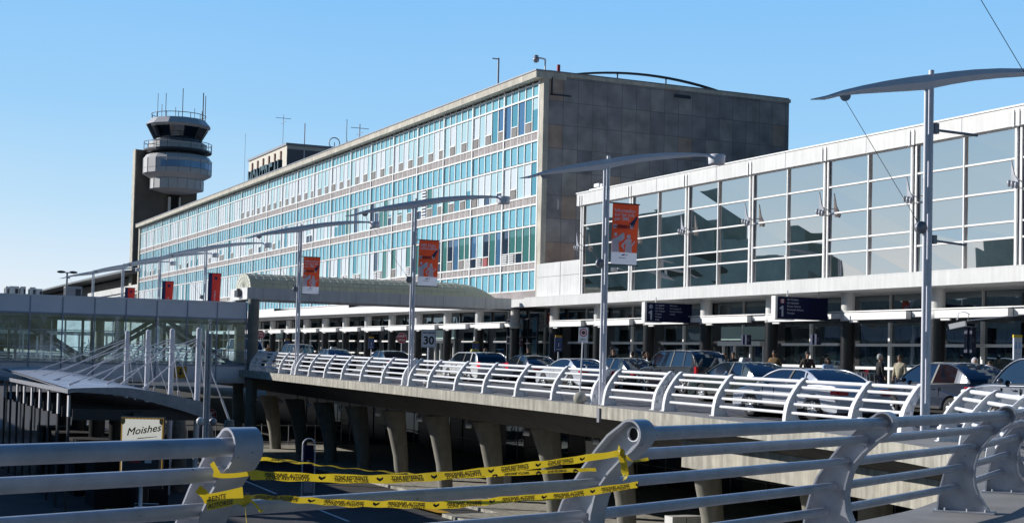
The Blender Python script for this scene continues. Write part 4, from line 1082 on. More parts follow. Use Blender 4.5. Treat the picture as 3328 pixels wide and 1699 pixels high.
# ------------------------------------------------------------------ cable stayed platform canopy, lower left
t=thing('platform_canopy','curved cable-stayed canopy roof over the lower platform at left','canopy',(0,0,0))
rf=M('canopy_roof_metal',(.55,.56,.62),.35,metal=.2,var=.1)
mb=MB()
def rz_(x,y): 
    u=(x-8)/5;return .0+.06*sin(min(1,u/.42)*pi/2) - (.56*((u-.35)/.65)**1.4 if u>.35 else 0)
n=12
for i in range(n):
    xa=8+5*i/n;xb=8+5*(i+1)/n
    mb.mesh([(xa,54.4,rz_(xa,0)),(xb,54.4,rz_(xb,0)),(xb,78,rz_(xb,0)+.42),(xa,78,rz_(xa,0)+.42),(xa,54.4,rz_(xa,0)-.08),(xb,54.4,rz_(xb,0)-.08),(xb,78,rz_(xb,0)+.34),(xa,78,rz_(xa,0)+.34)],[(0,1,2,3),(7,6,5,4)],0,True)
mb.build('roof_sheet',rf,t)
y=54.6
while y<78:
    mb=MB()
    for i in range(n):
        xa=8+5*i/n;xb=8+5*(i+1)/n;dz=.42*(y-54.4)/23.6
        mb.obox((xa,y,rz_(xa,0)+.003+dz),(xb,y,rz_(xb,0)+.003+dz),.03,.006)
    mb.build('roof_seam',rf,t);y+=1.2
mb=MB()
for i in range(n):
    xa=8+5*i/n;xb=8+5*(i+1)/n;ha=.10+.46*(i/n)**1;hb=.10+.46*((i+1)/n)
    mb.mesh([(xa,54.3,rz_(xa,0)-ha),(xb,54.3,rz_(xb,0)-hb),(xb,54.3,rz_(xb,0)+.03),(xa,54.3,rz_(xa,0)+.03),(xa,54.42,rz_(xa,0)-ha),(xb,54.42,rz_(xb,0)-hb),(xb,54.42,rz_(xb,0)+.03),(xa,54.42,rz_(xa,0)+.03)],[(0,1,2,3),(4,5,6,7),(0,1,5,4),(3,2,6,7)])
mb.box(7.9,8.0,54.3,78,-.16,.0);mb.build('edge_fascia',fpaint,t)
mb=MB()
for q in range(9): mb.box(8.2,12.9,55+2.67*q,55.12+2.67*q,-1.15,-.75)
mb.box(10.3,10.7,54.5,78,-1.2,-.85);mb.build('beams',dsteel,t)
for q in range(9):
    mb=MB();mb.box(8.1,8.17,55.4+2.67*q,55.75+2.67*q,LOW,-1.05,1);mb.box(8.1,8.17,55.4+2.67*q,55.75+2.67*q,-1.05,-.25,0);mb.build('post',[lampp,dsteel],t)  # lower length coloured dark to stand in for shade
for q in range(5):
    mb=MB();mb.tube((10.9,56+5*q,LOW),(10.9,56+5*q,-.9),.35,14);mb.build('column',darkgr,t)
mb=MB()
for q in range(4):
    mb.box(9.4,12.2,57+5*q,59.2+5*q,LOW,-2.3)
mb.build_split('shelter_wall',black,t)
for q,(y,zb) in enumerate(((56.9,LOW),(61.8,LOW),(66.9,LOW),(72.0,LOW))):
    mb=MB();mb.tube((13.2,y,zb),(13.2,y,2.35),.11,14);mb.lathe([(.10,0),(.06,.05),(0,.06)],(13.2,y,2.35),14);mb.build('mast',lampp,t,label='mast number %d from the near end'%(q+1))
    mb=MB()
    for j,x in enumerate((8.3,9.7,11.1)):
        mb.tube((13.2,y,2.0-.08*j),(x,y,rz_(x,0)+.1),.022,6);mb.tube((x+(13.2-x)*.0,y,rz_(x,0)+.08),(x+(13.2-x)*.08,y,rz_(x,0)+.08+(1.9-rz_(x,0))*.08),.05,6)
    for dx,dy,zz in ((1.15,-.6,-1.2),(.7,1.2,-1.0)):
        mb.tube((13.2,y,2.0),(13.2+dx,y+dy,zz),.022,6);mb.tube((13.2+dx*.75,y+dy*.75,2.0+(zz-2)*.75),(13.2+dx,y+dy,zz),.045,6)
        
    mb.build('stay_cable',lampp,t)
    mb=MB()
    for dx,dy,zz in ((1.15,-.6,-1.2),(.7,1.2,-1.0)): mb.lathe([(.34,LOW),(.30,-2),(.18,zz),(0,zz)],(13.2+dx,y+dy,0),12)
    mb.build('anchor_block',pierc,t)
# lower lamp column with two globes
t=thing('globe_lamp','twin-globe lamp on a tall shaded pole beside the nearest canopy mast','street lamp',(9.5,39.8,0))
mb=MB();mb.tube((-.04,0,LOW),(-.04,0,2.05),.05,12);mb.tube((.05,0,LOW),(.05,0,1.95),.045,12);mb.build('pole',fpaint,t)
mb=MB();mb.ell((-.17,-.02,-.45),.11,.11,.11);mb.build('globe',[M('globe_white',(.7,.72,.75),.3)],t);mb=MB();mb.ell((.2,.05,-.47),.11,.11,.11);mb.build('globe',[gsteel],t)
# billboard
t=thing('billboard','cream restaurant billboard with black script lettering reading Moishes and an ornate gold border','billboard',(7.38,40.85,0),radians(-24))
mb=MB();mb.box(0,1.2,0,.12,-2.35,-.38);mb.build('board',[dsteel],t)
mb=MB();mb.box(.02,1.18,-.012,0,-2.2,-.40,0);mb.box(.06,1.14,-.018,-.012,-2.15,-.44,1)
for q in range(12): mb.tube((.075+.0955*q,-.02,-.425),(.075+.0955*q,-.012,-.425),.02,6,2)
for x in (.07,1.13): mb.prism([(x-.06,-.42),(x+.06,-.42),(x+.06,-.54),(x,-.60),(x-.06,-.54)] if x<.5 else [(x-.06,-.42),(x+.04,-.42),(x+.04,-.54),(x,-.60),(x-.06,-.54)],lambda a,b,tt:(a,tt,b),-.021,-.013,2)
poster=mb.build('poster',[M('gold_border',(.55,.33,.08),.6,var=.3,vscale=30),M('poster_cream',(.80,.78,.70),.6,var=.1,vscale=3),M('gold_corner',(.50,.30,.10),.6)],t)
for m_,c_,e_ in ((poster.data.materials[1],(.8,.78,.68),.55),(poster.data.materials[0],(.55,.33,.08),.35)):
    q_=m_.node_tree.nodes['Principled BSDF'];q_.inputs['Emission Color'].default_value=(*c_,1);q_.inputs['Emission Strength'].default_value=e_
mb=MB()
for dx_,dz_ in ((0,0),(.006,0),(0,.006),(.006,.006)): add_text(mb,'Moishes',lambda a,b:(.17+a+dx_,-.024-dx_*.2-dz_*.3,-.90+b+dz_+.16*a),.285,0,.0,.25)
mb.mesh([(.45,-.024,-.985),(1.02,-.024,-.915),(1.02,-.024,-.90),(.5,-.024,-.955)],[(0,1,2,3)])
mb.build('lettering',blk,t)
mb=MB()
for q in range(5): mb.box(.08,.4,-.024,-.02,-1.08-.05*q,-1.065-.05*q)
mb.build('small_print',M('print_brown',(.35,.22,.15),.7),t)
mb=MB();mb.tube((.55,.06,LOW),(.55,.06,-2.3),.06,8);mb.box(.45,1.1,-.05,.10,-3.0,-2.75);mb.build('support',dsteel,t)
t=thing('lower_display_case','small red and white display case below the billboard','display case',(7.35,40.3,0),radians(-24))
mb=MB();mb.box(.0,1.0,0,.3,-2.2,-1.45,0);mb.box(.2,.5,-.02,0,-1.6,-1.47,1);mb.box(.62,.8,-.02,0,-1.6,-1.47,2);mb.build('case',[dsteel,signr,signw],t)
mb=MB();mb.tube((.5,.15,LOW),(.5,.15,-2.2),.05,8);mb.box(.36,.66,-.02,.2,-2.9,-2.8);mb.build('support',lampp,t)
# arched totem and parking boards on the lower level
def totem(x,y,z0,h,wd,lab,mats,arch=True):
    t=thing('arched_totem',lab,'information totem',(x,y,z0))
    mb=MB();pts=[(-wd/2,0,0)]+[(-wd/2*cos(pi*i/10),0,h-wd/2+wd/2*sin(pi*i/10)) for i in range(11)]+[(wd/2,0,0)]
    mb.path(pts,.03,8);mb.build('hoop',lampp,t)
    mb=MB();mb.box(-wd/2+.05,wd/2-.05,-.03,.03,h*.15,h-wd/2);mb.build('panel',signb,t)
    mb=MB();mb.box(-wd/2+.06,wd/2-.06,-.04,-.03,h*.15,h*.36,0);add_text(mb,'P',lambda a,b:(-.1+a,-.035,h*.6+b),.25,0,.005);mb.build('notice',M('pale_blue_notice',(.35,.42,.55),.5),t)
totem(18.0,57.5,LOW,2.6,.52,'arched information totem with a white hoop standing on the lower road',None)
t=thing('direction_board','blank pale board on a leaning post between two piers','sign board',(24.3,44.2,0),radians(-12))
mb=MB();mb.mesh([(-.55,0,-1.3),(.55,0,-1.45),(.5,0,-2.5),(-.45,0,-2.35)],[(0,1,2,3)]);mb.box(-.5,.5,.01,.05,-2.3,-1.5);mb.build('board',M('board_grey',(.42,.42,.42),.7),t)
mb=MB();mb.tube((-.1,.08,LOW),(-.1,.08,-1.6),.06,8);mb.build('post',gsteel,t)
for i,(x,y,wd,h,lb) in enumerate(((27.5,60,.9,.9,'lit white cabinet on the lower sidewalk, left one'),(27.0,52.6,.5,1.0,'lit white utility box behind the third pier'),(25.6,41.5,1.2,.8,'low white cabinet seen between the foreground bars'))):
    o=thing('utility_cabinet',lb,'cabinet',(x,y,LOW+.13),group='white cabinets on the lower sidewalk')
    mb=MB();mb.box(0,wd,0,.5,0,h);mb.build('casing',wpanel,o);mb=MB();mb.box(wd*.45,wd*.47,-.005,0,.05,h-.05);mb.build('door_seam',dsteel,o)
# ------------------------------------------------------------------ signs
def post_sign(nm,lab,cat,x,y,z0,zt,wd,ht,draw,mats,rz=-.0,postmat=None,group=None,pr=.03):
    t=thing(nm,lab,cat,(x,y,z0),rz,group)
    mb=MB();mb.tube((0,.03,0),(0,.03,zt-z0-ht*.1),pr,8);mb.build('post',postmat or lampp,t)
    mb=MB();draw(mb,zt-z0);mb.build('plate',mats,t);return t
def d30(mb,h):
    w=.30;mb.box(-w,w,-.01,0,h-.74,h,0);fr=.012
    mb.box(-w+.02,w-.02,-.013,-.0101,h-.72,h-.02,1);mb.box(-w+.035,w-.035,-.016,-.0131,h-.705,h-.035,0)
    add_text(mb,'MAXIMUM',lambda a,b:(a,-.02,h-.17+b),.105,1,.003,0,'CENTER');add_text(mb,'30',lambda a,b:(a,-.02,h-.60+b),.46,1,.014,0,'CENTER')
post_sign('speed_sign','white speed limit sign reading MAXIMUM 30 behind the white railing','sign',22.4,55.6,zr(55),2.58,.6,.74,d30,[signw,blk],radians(-14),group=None)
t=thing('bollard_base','pale concrete drum base of the speed limit sign','sign base',(22.4,55.6,zr(55)));mb=MB();mb.lathe([(.2,0),(.17,.3),(0,.32)],(0,0,0),14);mb.build('drum',conc,t)
def dnp(mb,h):
    mb.box(-.15,.15,-.01,0,h-.46,h,0)
    ringp=lambda r0,r1,m,yy,zc=h-.16:[mb.face([(r0*cos(2*pi*i/24),yy,zc+r0*sin(2*pi*i/24)),(r0*cos(2*pi*(i+1)/24),yy,zc+r0*sin(2*pi*(i+1)/24)),(r1*cos(2*pi*(i+1)/24),yy,zc+r1*sin(2*pi*(i+1)/24)),(r1*cos(2*pi*i/24),yy,zc+r1*sin(2*pi*i/24))],m) for i in range(24)]
    ringp(.095,.125,1,-.014);ringp(0.001,.06,2,-.014);mb.box(-.085,.085,-.018,-.0145,h-.165,h-.145,1)
    mb.box(-.09,.09,-.016,-.011,h-.38,h-.36,2)
s_=post_sign('no_stopping_sign','small white no stopping sign on a leaning post beside the second lamp','sign',21.02,39.6,.42,2.47,.3,.46,dnp,[signw,signr,blk],radians(-12),pr=.022)
s_.rotation_euler=(0,radians(2.0),radians(-12))
t=thing('concrete_ball','round concrete ball base at the foot of the no stopping sign','concrete ball',(21.02,39.6,zr(39.6)+.16));mb=MB();mb.ell((0,0,0),.205,.205,.20,0,24,14);mb.build('ball',conc,t)
def dstop(mb,h):
    r=.38;o8=lambda r:[(r*cos(pi/8+pi*i/4),r*sin(pi/8+pi*i/4)) for i in range(8)]
    for rr_,m,yy in ((r,1,-.01),(r*.94,0,-.016)): mb.face([(a,yy,h-r+b) for a,b in o8(rr_)],m)
    add_text(mb,'ARRÊT',lambda a,b:(a,-.022,h-r+.06+b),.20,1,.004,0,'CENTER',.9);add_text(mb,'STOP',lambda a,b:(a,-.022,h-r-.2+b),.20,1,.004,0,'CENTER',.9)
post_sign('stop_sign','red stop sign at the kerb just left of the speed limit sign','sign',34.8,91.2,.5,3.05,.76,.76,dstop,[signr,wink],radians(-10))
post_sign('stop_sign','red stop sign directly right of the canopy column','sign',34.8,126.3,.7,3.5,.76,.76,dstop,[signr,wink],radians(-10))
post_sign('stop_sign','dim red stop sign in the shade on the lower level below the footbridge','sign',20.8,86,LOW,-1.9,.76,.76,dstop,[signr,wink],radians(-10))
def dinfo(mb,h):
    mb.box(-.2,.2,-.04,.04,h-.86,h-.12,0);mb.box(-.17,.17,-.05,.05,h-.12,h,1);add_text(mb,'i',lambda a,b:(a,-.045,h-.6+b),.3,2,.006,0,'CENTER');mb.box(-.12,.12,-.045,-.041,h-.75,h-.72,2)
for x,y,zt,lb in ((34.8,68.1,2.75,'blue kerbside panel with a yellow cap above the silver coupe'),(34.8,78.9,2.45,'blue kerbside panel with a yellow cap beside the vestibule'),(34.8,97.2,2.8,'blue kerbside panel left of the right-hand stop sign'),(34.8,118,2.7,'blue kerbside panel farthest away, near the canopy column')):
    post_sign('kerbside_panel',lb,'sign',x,y,zr(y,35)+.15,zt,.4,.9,dinfo,[M('kerb_panel_blue',(.05,.08,.20),.5),M('kerb_panel_yellow',(.45,.27,.03),.6),wink],radians(-15),group='blue kerbside panels')
def dinfo2(mb,h):
    mb.box(-.13,.13,-.06,.06,h-.80,h-.09,0);mb.box(-.14,.14,-.065,.065,h-.09,h,1)
    for q in (-.06,.06):
        mb.ell((q,-.062,h-.27),.03,.004,.035,2,8,4);mb.box(q-.03,q+.03,-.064,-.06,h-.45,h-.32,2)
    mb.box(-.08,.08,-.064,-.06,h-.62,h-.60,2)
post_sign('kerbside_panel','white kerbside panel with a yellow cap at the right edge above the grey SUV','sign',34.8,35.5,.2,2.6,.3,.8,dinfo2,[signw,M('panel_yellow',(.7,.5,.03),.5),M('panel_blue_ink',(.2,.4,.7),.5)],radians(-25))
# terminal number signs
def termsign(y,label,cols,crest):
    t=thing('terminal_sign',label,'sign',(36.05,y,3.42),group='dark airline signs hanging over the kerb')
    mb=MB();mb.box(0,2.6,0,.25,0,.93);mb.build('board',[signb],t)
    mb=MB();mb.box(-.11,0,-.02,.27,0,.95);mb.build('edge_strip',wtrim,t)
    mb=MB();mb.tube((2.2,.12,.93),(2.2,.12,1.2),.03);mb.tube((.6,.12,.93),(.6,.12,1.2),.03);mb.box(-.1,.9,.0,.25,-.04,0.0);mb.build('bracket',wtrim,t)
    mb=MB();mb.mesh([(.22,-.006,.10),(.31,-.006,.10),(.31,-.006,.55),(.25,-.006,.55),(.13,-.006,.46),(.13,-.006,.39),(.22,-.006,.43)],[(0,1,2,3,4,5,6)],0)
    for i,l in enumerate(cols[0]): add_text(mb,l,lambda a,b:(.50+a,-.006,.78-.142*i+b),.115,0,.001)
    if len(cols)>1:
        for i,l in enumerate(cols[1]): add_text(mb,l,lambda a,b:(1.32+a,-.006,.78-.142*i+b),.115,0,.001)
    if crest=='round':
        for i in range(12):
            a=2*pi*i/12;b=2*pi*(i+1)/12
            mb.face([(.25+.10*cos(a),-.006,.74+.10*sin(a)),(.25+.10*cos(b),-.006,.74+.10*sin(b)),(.25+.07*cos(b),-.006,.74+.07*sin(b)),(.25+.07*cos(a),-.006,.74+.07*sin(a))])
        mb.box(.23,.27,-.007,-.003,.66,.82);mb.box(.17,.33,-.007,-.003,.73,.75)
    mb.build('lettering',M('sign_text',(.42,.48,.62),.5),t)
    if crest=='flag':
        mb=MB();mb.box(.16,.36,-.008,-.002,.66,.82,0);mb.box(.16,.205,-.011,-.0081,.66,.82,1);mb.box(.315,.36,-.011,-.0081,.66,.82,1);mb.box(.24,.28,-.011,-.0081,.71,.77,1);mb.build('flag',[signw,signr],t)
    return t
termsign(61.2,'dark airline sign with numeral 1, a round emblem and two columns of names',[['Air Algérie','Air France','Air Transat','Cubana','Corsair','KLM'],['Mexicana','Terrasse Jet 3','Royal Jordanian','SWISS']],'round')
t=termsign(50.0,'dark airline sign with numeral 1, a small flag and one column of names',[['Air Creebec','Air Labrador','Porter Airlines','Provincial Airlines','WestJet']],'flag');t.location=(35.75,50.0,3.38)
# square wall signs + hanging kerb camera
for x,y,z,lb in ((38.1,55.8,2.35,'small dark square sign on the column left of the bright doorway'),(38.1,50.6,2.35,'small dark square sign on the column right of the bright doorway'),(40.5,43.9,2.1,'tall navy poster on the glass left of the nearest lamp')):
    t=thing('wall_sign',lb,'sign',(x,y,z));mb=MB();h=.45 if y>45 else 1.0;mb.box(-.03,.0,-.22,.22,0,h,0);mb.box(-.1,.36,-.03,0,0,h,0)
    mb.face([(.13+.12*cos(2*pi*i/14),-.034,h/2+.12*sin(2*pi*i/14)) for i in range(14)],1);mb.build('plate',[M('small_sign_navy',(.03,.04,.09),.4),M('small_sign_mark',(.16,.17,.24),.5)],t)
t=thing('hanging_floodlight','white floodlight hanging from a curved arm, right of the nearest lamp','floodlight',(34.8,38.1,3.0))
mb=MB();mb.path([(.15,-.15,.1),(.18,-.2,.32),(.1,-.05,.40),(0,.12,.36),(-.02,.16,.12)],.02,8);mb.tube((.15,-.15,.1),(4.2,-.9,.6),.02,6);mb.build('arm',lampp,t)
mb=MB();mb.obox((-.2,.32,-.12),(.1,-.12,0),.2,.17);mb.build('head',wtrim,t)
# baggage trolleys
tm_=M('trolley_steel',(.5,.52,.55),.3,metal=.6)
mb=MB()
for q in range(1):
    mb.path([(0,-.3,.15),(0,.3,.15)],.02,6);mb.path([(-.28,.3,.15),(-.30,.42,1.0),(.30,.42,1.0),(.28,.3,.15)],.022,6);mb.path([(-.28,-.35,.12),(-.28,.3,.15),(.28,.3,.15),(.28,-.35,.12)],.02,6)
    mb.tube((-.28,-.3,.06),(-.22,-.3,.06),.06,8);mb.tube((.28,-.3,.06),(.22,-.3,.06),.06,8);mb.box(-.24,.24,.33,.37,.35,.6)
trm=mb.data('trolley_frame',tm_)
for q in range(7):
    o=thing('luggage_trolley','empty steel luggage trolley in the nested row behind the parked silver sedan','trolley',(35.9,43.6+.28*q,zr(44,35)+.15),group='luggage trolleys nested at the kerb');link('frame',trm,o)
for q in range(9):
    o=thing('luggage_trolley','empty steel luggage trolley in the far nested row left of the white taxi','trolley',(35.9,80.6+.3*q,zr(80,35)+.15),group='luggage trolleys far along the kerb');link('frame',trm,o)
# lower fence and clutter at the far end
t=thing('metal_fence','thin metal fence in sunlight beyond the piers','fence',(23,92,LOW))
mb=MB()
for q in range(28): mb.tube((-7+.6*q,0,0),(-7+.6*q,0,1.5),.03,5)
for z in (.3,1.4): mb.tube((-7,0,z),(9.5,0,z),.035,5)
mb.build('bars',gsteel,t)
# overhead cable at top right
t=thing('overhead_cable','thin dark stay cable crossing the sky at the top right corner','cable',(10.6,13.0,5.5))
t.location=(8.759,9.566,4.831);mb=MB();mb.tube((-1.83,-.65,1.19),(5.9,2.1,-3.83),.0036,5);mb.build('wire',dsteel,t)

t=thing('covered_walkway','row of thin white posts seen through the left of the footbridge glass','walkway',(0,112,0))
mb=MB()
for q in range(17):
    p=MB();p.box(-.06,.06,-.06,.06,LOW,2.5);p.build('post',wtrim,t,(4+1.0*q,0,0))
mb.box(3,20.5,-.3,2.5,2.5,2.75);mb.build('roof',wpanel,t)
railing('white railing crossing behind the footbridge, seen through its glass at left',[(6+1.9*q,106,.1,90) for q in range(8)],'white railings along the raised road')
t=thing('cross_ramp','concrete ramp slab behind the footbridge glass','ramp',(0,106,0));mb=MB();mb.box(2,21,-.3,12,-.9,.08);mb.build('slab',concu,t)
# ------------------------------------------------------------------ vehicles (local: +y forward, x right)
carglass=mirror('car_glass',(.012,.018,.026),(.17,.21,.26),.55,.03)
tyrem=M('tyre_rubber',(.02,.02,.022),.8);rimm=M('alloy_rim',(.62,.63,.66),.3,metal=.6);plas=M('black_plastic',(.03,.03,.033),.5)
tailm=M('tail_light_red',(.42,.01,.02),.25);headm=M('headlight_glass',(.6,.62,.65),.15);chrome=M('chrome_trim',(.6,.6,.62),.2,metal=.9);platem=M('number_plate',(.6,.62,.7),.5)
brakem=M('brake_light_lit',(.5,.01,.02),.3);bb=brakem.node_tree.nodes['Principled BSDF'];bb.inputs['Emission Color'].default_value=(1,.02,.04,1);bb.inputs['Emission Strength'].default_value=.8
amber=M('amber_lamp',(.7,.35,.02),.3)
def paint(n,c,r=.25): return M('paint_'+n,c,r,metal=.25,coat=.6,var=.03,vscale=2)
def wheel_mesh(R,w,style):
    mb=MB();mb.lathe([(R*.62,-w/2),(R*.93,-w/2),(R,-w/2+.03),(R,w/2-.03),(R*.93,w/2),(R*.62,w/2)],(0,0,0),26,axis='x');ty=mb
    rb=MB();rb.lathe([(R*.64,-w/2+.0),(R*.60,-w/2+.03),(R*.58,w/2-.02),(R*.64,w/2)],(0,0,0),26,axis='x')
    dk=MB();dk.lathe([(0,-w/2+.07),(R*.6,-w/2+.07)],(0,0,0),20,axis='x')
    ns=5 if style==0 else 9
    for i in range(ns):
        a=2*pi*i/ns;wd=.055 if style==0 else .024
        for s_ in ((-1,1) if style==1 else (0,)):
            aa=a+s_*.10
            p0=(-w/2+.03,.05*cos(a),.05*sin(a));p1=(-w/2+.015,R*.61*cos(aa),R*.61*sin(aa));rb.obox(p0,p1,wd,.03,0,up=(1,0,0))
    rb.lathe([(0,-w/2+.01),(.055,-w/2+.015),(.06,-w/2+.05)],(0,0,0),12,axis='x')
    return ty,rb,dk
_wc={}
def car(nm,label,loc,kind,pt,L=4.55,W=1.78,H=1.43,wb=2.65,belt=.90,R=.315,brake=False,rims=0,taxi=None,rails=False,group='vehicles on the raised road',rz=0):
    o=thing(nm,label,'car',loc,rz,group)
    h=W/2;f=L/2;r=-L/2;gc=.20;ax=(wb/2+.02,-wb/2+.02) ;ra=R+.06
    if kind=='suv': hoodz=belt-.0;wsb=f-1.05;rgb=r+.10;rf=f-1.75;rr_=r+.42;trunk=belt+.05
    elif kind=='hatch': hoodz=belt-.04;wsb=f-.95;rgb=r+.12;rf=f-1.75;rr_=r+.75;trunk=belt+.06
    elif kind=='coupe': hoodz=belt-.08;wsb=f-1.25;rgb=r+.60;rf=f-2.0;rr_=r+1.45;trunk=belt+.03
    else: hoodz=belt-.05;wsb=f-1.15;rgb=r+.72;rf=f-1.90;rr_=r+1.35;trunk=belt+.04
    # side outline
    P=[(f-.02,.28),(f,.42),(f-.01,.55),(f-.10,.66),(f-.35,hoodz-.10),(f-.75,hoodz-.02),(wsb,belt),(0,belt+.02),(rgb,trunk),(r+.18,trunk-.03),(r+.04,trunk-.12),(r,.62),(r+.01,.40),(r+.06,.26)]
    def arch(c): return [(c-ra*cos(pi*i/10),R+ra*sin(pi*i/10)) for i in range(11)]
    bot=[(r+.25,gc)]+[(a,max(b,gc)) for a,b in arch(ax[1])]+[(a,max(b,gc)) for a,b in arch(ax[0])]+[(f-.22,gc)]
    P2=P+bot
    me=bpy.data.meshes.new('body');bm=bmesh.new()
    def xw(y,z): # plan taper & tumblehome
        e=min(1,(f-abs(y))/.55);t=1-.09*(1-e)**2
        zz=1-.035*max(0,(z-.6)/.4)-.02*max(0,(.4-z)/.2)
        return h*t*zz
    A=[bm.verts.new((-xw(y,z),y,z)) for y,z in P2];B=[bm.verts.new((xw(y,z),y,z)) for y,z in P2]
    bm.faces.new(A);bm.faces.new(B[::-1]);n=len(P2)
    for i in range(n): bm.faces.new((A[i],B[i],B[(i+1)%n],A[(i+1)%n]))
    bmesh.ops.recalc_face_normals(bm,faces=bm.faces)
    top=[e for e in bm.edges if (e.verts[0].co.x*e.verts[1].co.x>0) and min(e.verts[0].co.z,e.verts[1].co.z)>.35 and abs(e.calc_face_angle(0))>.5 and not any(abs((v.co.y-c)**2+(v.co.z-R)**2-ra*ra)<1e-4 for v in e.verts for c in ax)]
    bmesh.ops.bevel(bm,geom=top,offset=.055,segments=3,profile=.5,affect='EDGES')
    for fa in bm.faces: fa.smooth=len(fa.verts)<8
    bm.to_mesh(me);bm.free();me.materials.append(pt);body=link('body',me,o)
    # arches dark lining
    mb=MB()
    for c in ax: mb.tube((-h+.12,c,R+.02),(h-.12,c,R+.02),ra-.01,18)
    mb.box(-h+.08,h-.08,r+.1,f-.1,gc-.02,gc+.15);mb.build('underbody',black,o)
    # greenhouse: lofted, curved roof line
    wbs=h*.955;wt=h*.74 if kind!='suv' else h*.80;zt=H
    fA,rA={'suv':(.27,.80),'hatch':(.34,.62),'coupe':(.46,.56),'sedan':(.37,.60)}[kind]
    rexp={'suv':.45,'hatch':.75,'coupe':.95,'sedan':.85}[kind]
    NS=26;st=[]
    for i in range(NS+1):
        s_=i/NS;y=wsb+(rgb-wsb)*s_
        g=1-.0
        if s_<fA: g=sin(pi/2*(s_/fA))**.86
        elif s_>rA: g=max(0,cos(pi/2*((s_-rA)/(1-rA))))**rexp
        g*=1-.025*(2*s_-1)**2
        b_=belt-.01+.03*s_;z=b_+(zt-b_)*g;w0=wbs*(1-.07*max(0,1-s_/.12)-.08*max(0,1-(1-s_)/.12));w1=w0+(wt-w0)*g**1.1
        st.append((y,w0,b_,w1,b_+(z-b_)*.90,z,g))
    gf=[i for i in range(NS+1) if st[i][6]>.93];i0,i1=gf[0],gf[-1]
    G_=MB();Rf=MB()
    for i in range(NS):
        a_,c_=st[i],st[i+1]
        for sg in (-1,1): G_.face([(sg*a_[1],a_[0],a_[2]),(sg*c_[1],c_[0],c_[2]),(sg*c_[3],c_[0],c_[4]),(sg*a_[3],a_[0],a_[4])],0,True)
        NX=8;T_=G_ if (i<i0 or i>=i1) else Rf
        for j in range(NX):
            q=lambda r,t:(r[3]*(-1+2*t),r[0],r[4]+(r[5]-r[4])*(1-abs(-1+2*t)**3))
            T_.face([q(a_,j/NX),q(a_,(j+1)/NX),q(c_,(j+1)/NX),q(c_,j/NX)],0,True)
    G_.build('windows',carglass,o);Rf.build('roof',pt,o)
    rf,rr_=st[i0][0],st[i1][0];zt=H-.03
    mb=MB()
    for sg in (-1,1):
        mb.path([(sg*(r[3]+.003),r[0],r[4]+.004) for r in st],.026,8)
        mb.path([(sg*(r[1]+.0),r[0],r[2]+.005) for r in st],.014,6,1)
        def bar(k,wd,m,dk=0):
            r=st[k];r2=st[min(NS,max(0,k+dk))];mb.obox((sg*(r[1]+.004),r[0],r[2]),(sg*(r2[3]+.008),r2[0],r2[4]),.02,wd,m,up=(0,1,0))
        if kind!='coupe': bar(int(NS*.50),.07,1,1)
        if kind=='suv': bar(int(NS*.80),.10,0,0);bar(NS-1,.16,0,-1)
        else:
            k0=int(NS*{'sedan':.80,'coupe':.74,'hatch':.84}[kind])
            for i in range(k0,NS): 
                a_,c_=st[i],st[i+1];e=.006*sg
                mb.face([(sg*a_[1]+e,a_[0],a_[2]),(sg*c_[1]+e,c_[0],c_[2]),(sg*c_[3]+e,c_[0],c_[4]),(sg*a_[3]+e,a_[0],a_[4])],0,True)
        if kind=='sedan': bar(int(NS*.80),.05,0,-1)
    mb.build('pillars',[pt,plas],o)
    # details
    mb=MB()
    for s_ in (-1,1): 
        mb.box(*sorted((s_*(h-.005),s_*(h+.004))),ax[1]+ra+.05,ax[0]-ra-.05,.30,.37,0)
        mb.box(*sorted((s_*(h-.02),s_*(h+.015))),-.55,-.40,belt-.16,belt-.13,1);mb.box(*sorted((s_*(h-.02),s_*(h+.015))),.45,.60,belt-.16,belt-.13,1)
        for yy in (-.72,.30,wsb-.35): mb.box(*sorted((s_*(h-.03),s_*(h+.001))),yy-.007,yy+.007,.38,belt-.10,2)
    mb.build('side_trim',[plas,pt,black],o)
    mb=MB();mb.box(-.26,.26,r-.012,r+.01,.60,.72);mb.build('number_plate',platem,o)
    mb=MB();mb.box(-h*.9,h*.9,r-.03,r+.1,.34,.46);mb.box(-h*.88,h*.88,f-.1,f+.02,.32,.44);mb.build_split('bumper',plas if kind=='suv' else pt,o)
    for s_ in (-1,1):
        mb=MB();x0=s_*h*.58;x1=s_*h*.90;
        if kind=='suv': mb.box(*sorted((s_*h*.80,s_*(h*.925))),r-.015,r+.14,belt-.28,belt+.04)
        else: mb.box(*sorted((x0,x1)),r-.012+.0,r+.12,trunk-.26,trunk-.11);mb.box(*sorted((s_*h*.86,s_*h*.955)),r+.04,r+.28,trunk-.25,trunk-.12)
        mb.build('tail_light',brakem if brake else tailm,o)
        mb=MB();mb.box(*sorted((s_*h*.55,s_*h*.90)),f-.22,f-.035,.60,.72);mb.build('headlight',headm,o)
        mb=MB();mb.ell((s_*(h+.08),wsb-.42,belt+.08),.10,.06,.07,0,8,6);mb.build('mirror',pt,o)
    key=(R,rims)
    if key not in _wc:
        ty,rb,dk=wheel_mesh(R,.21,rims);_wc[key]=(ty.data('tyre',tyrem),rb.data('rim',rimm),dk.data('brake_disc',black))
    ty,rb,dk=_wc[key]
    for s_ in (-1,1):
        for c in ax:
            w_=link('wheel',ty,o,(s_*(h-.115),c,R),0 if s_<0 else pi);link('rim',rb,w_);link('brake_disc',dk,w_)
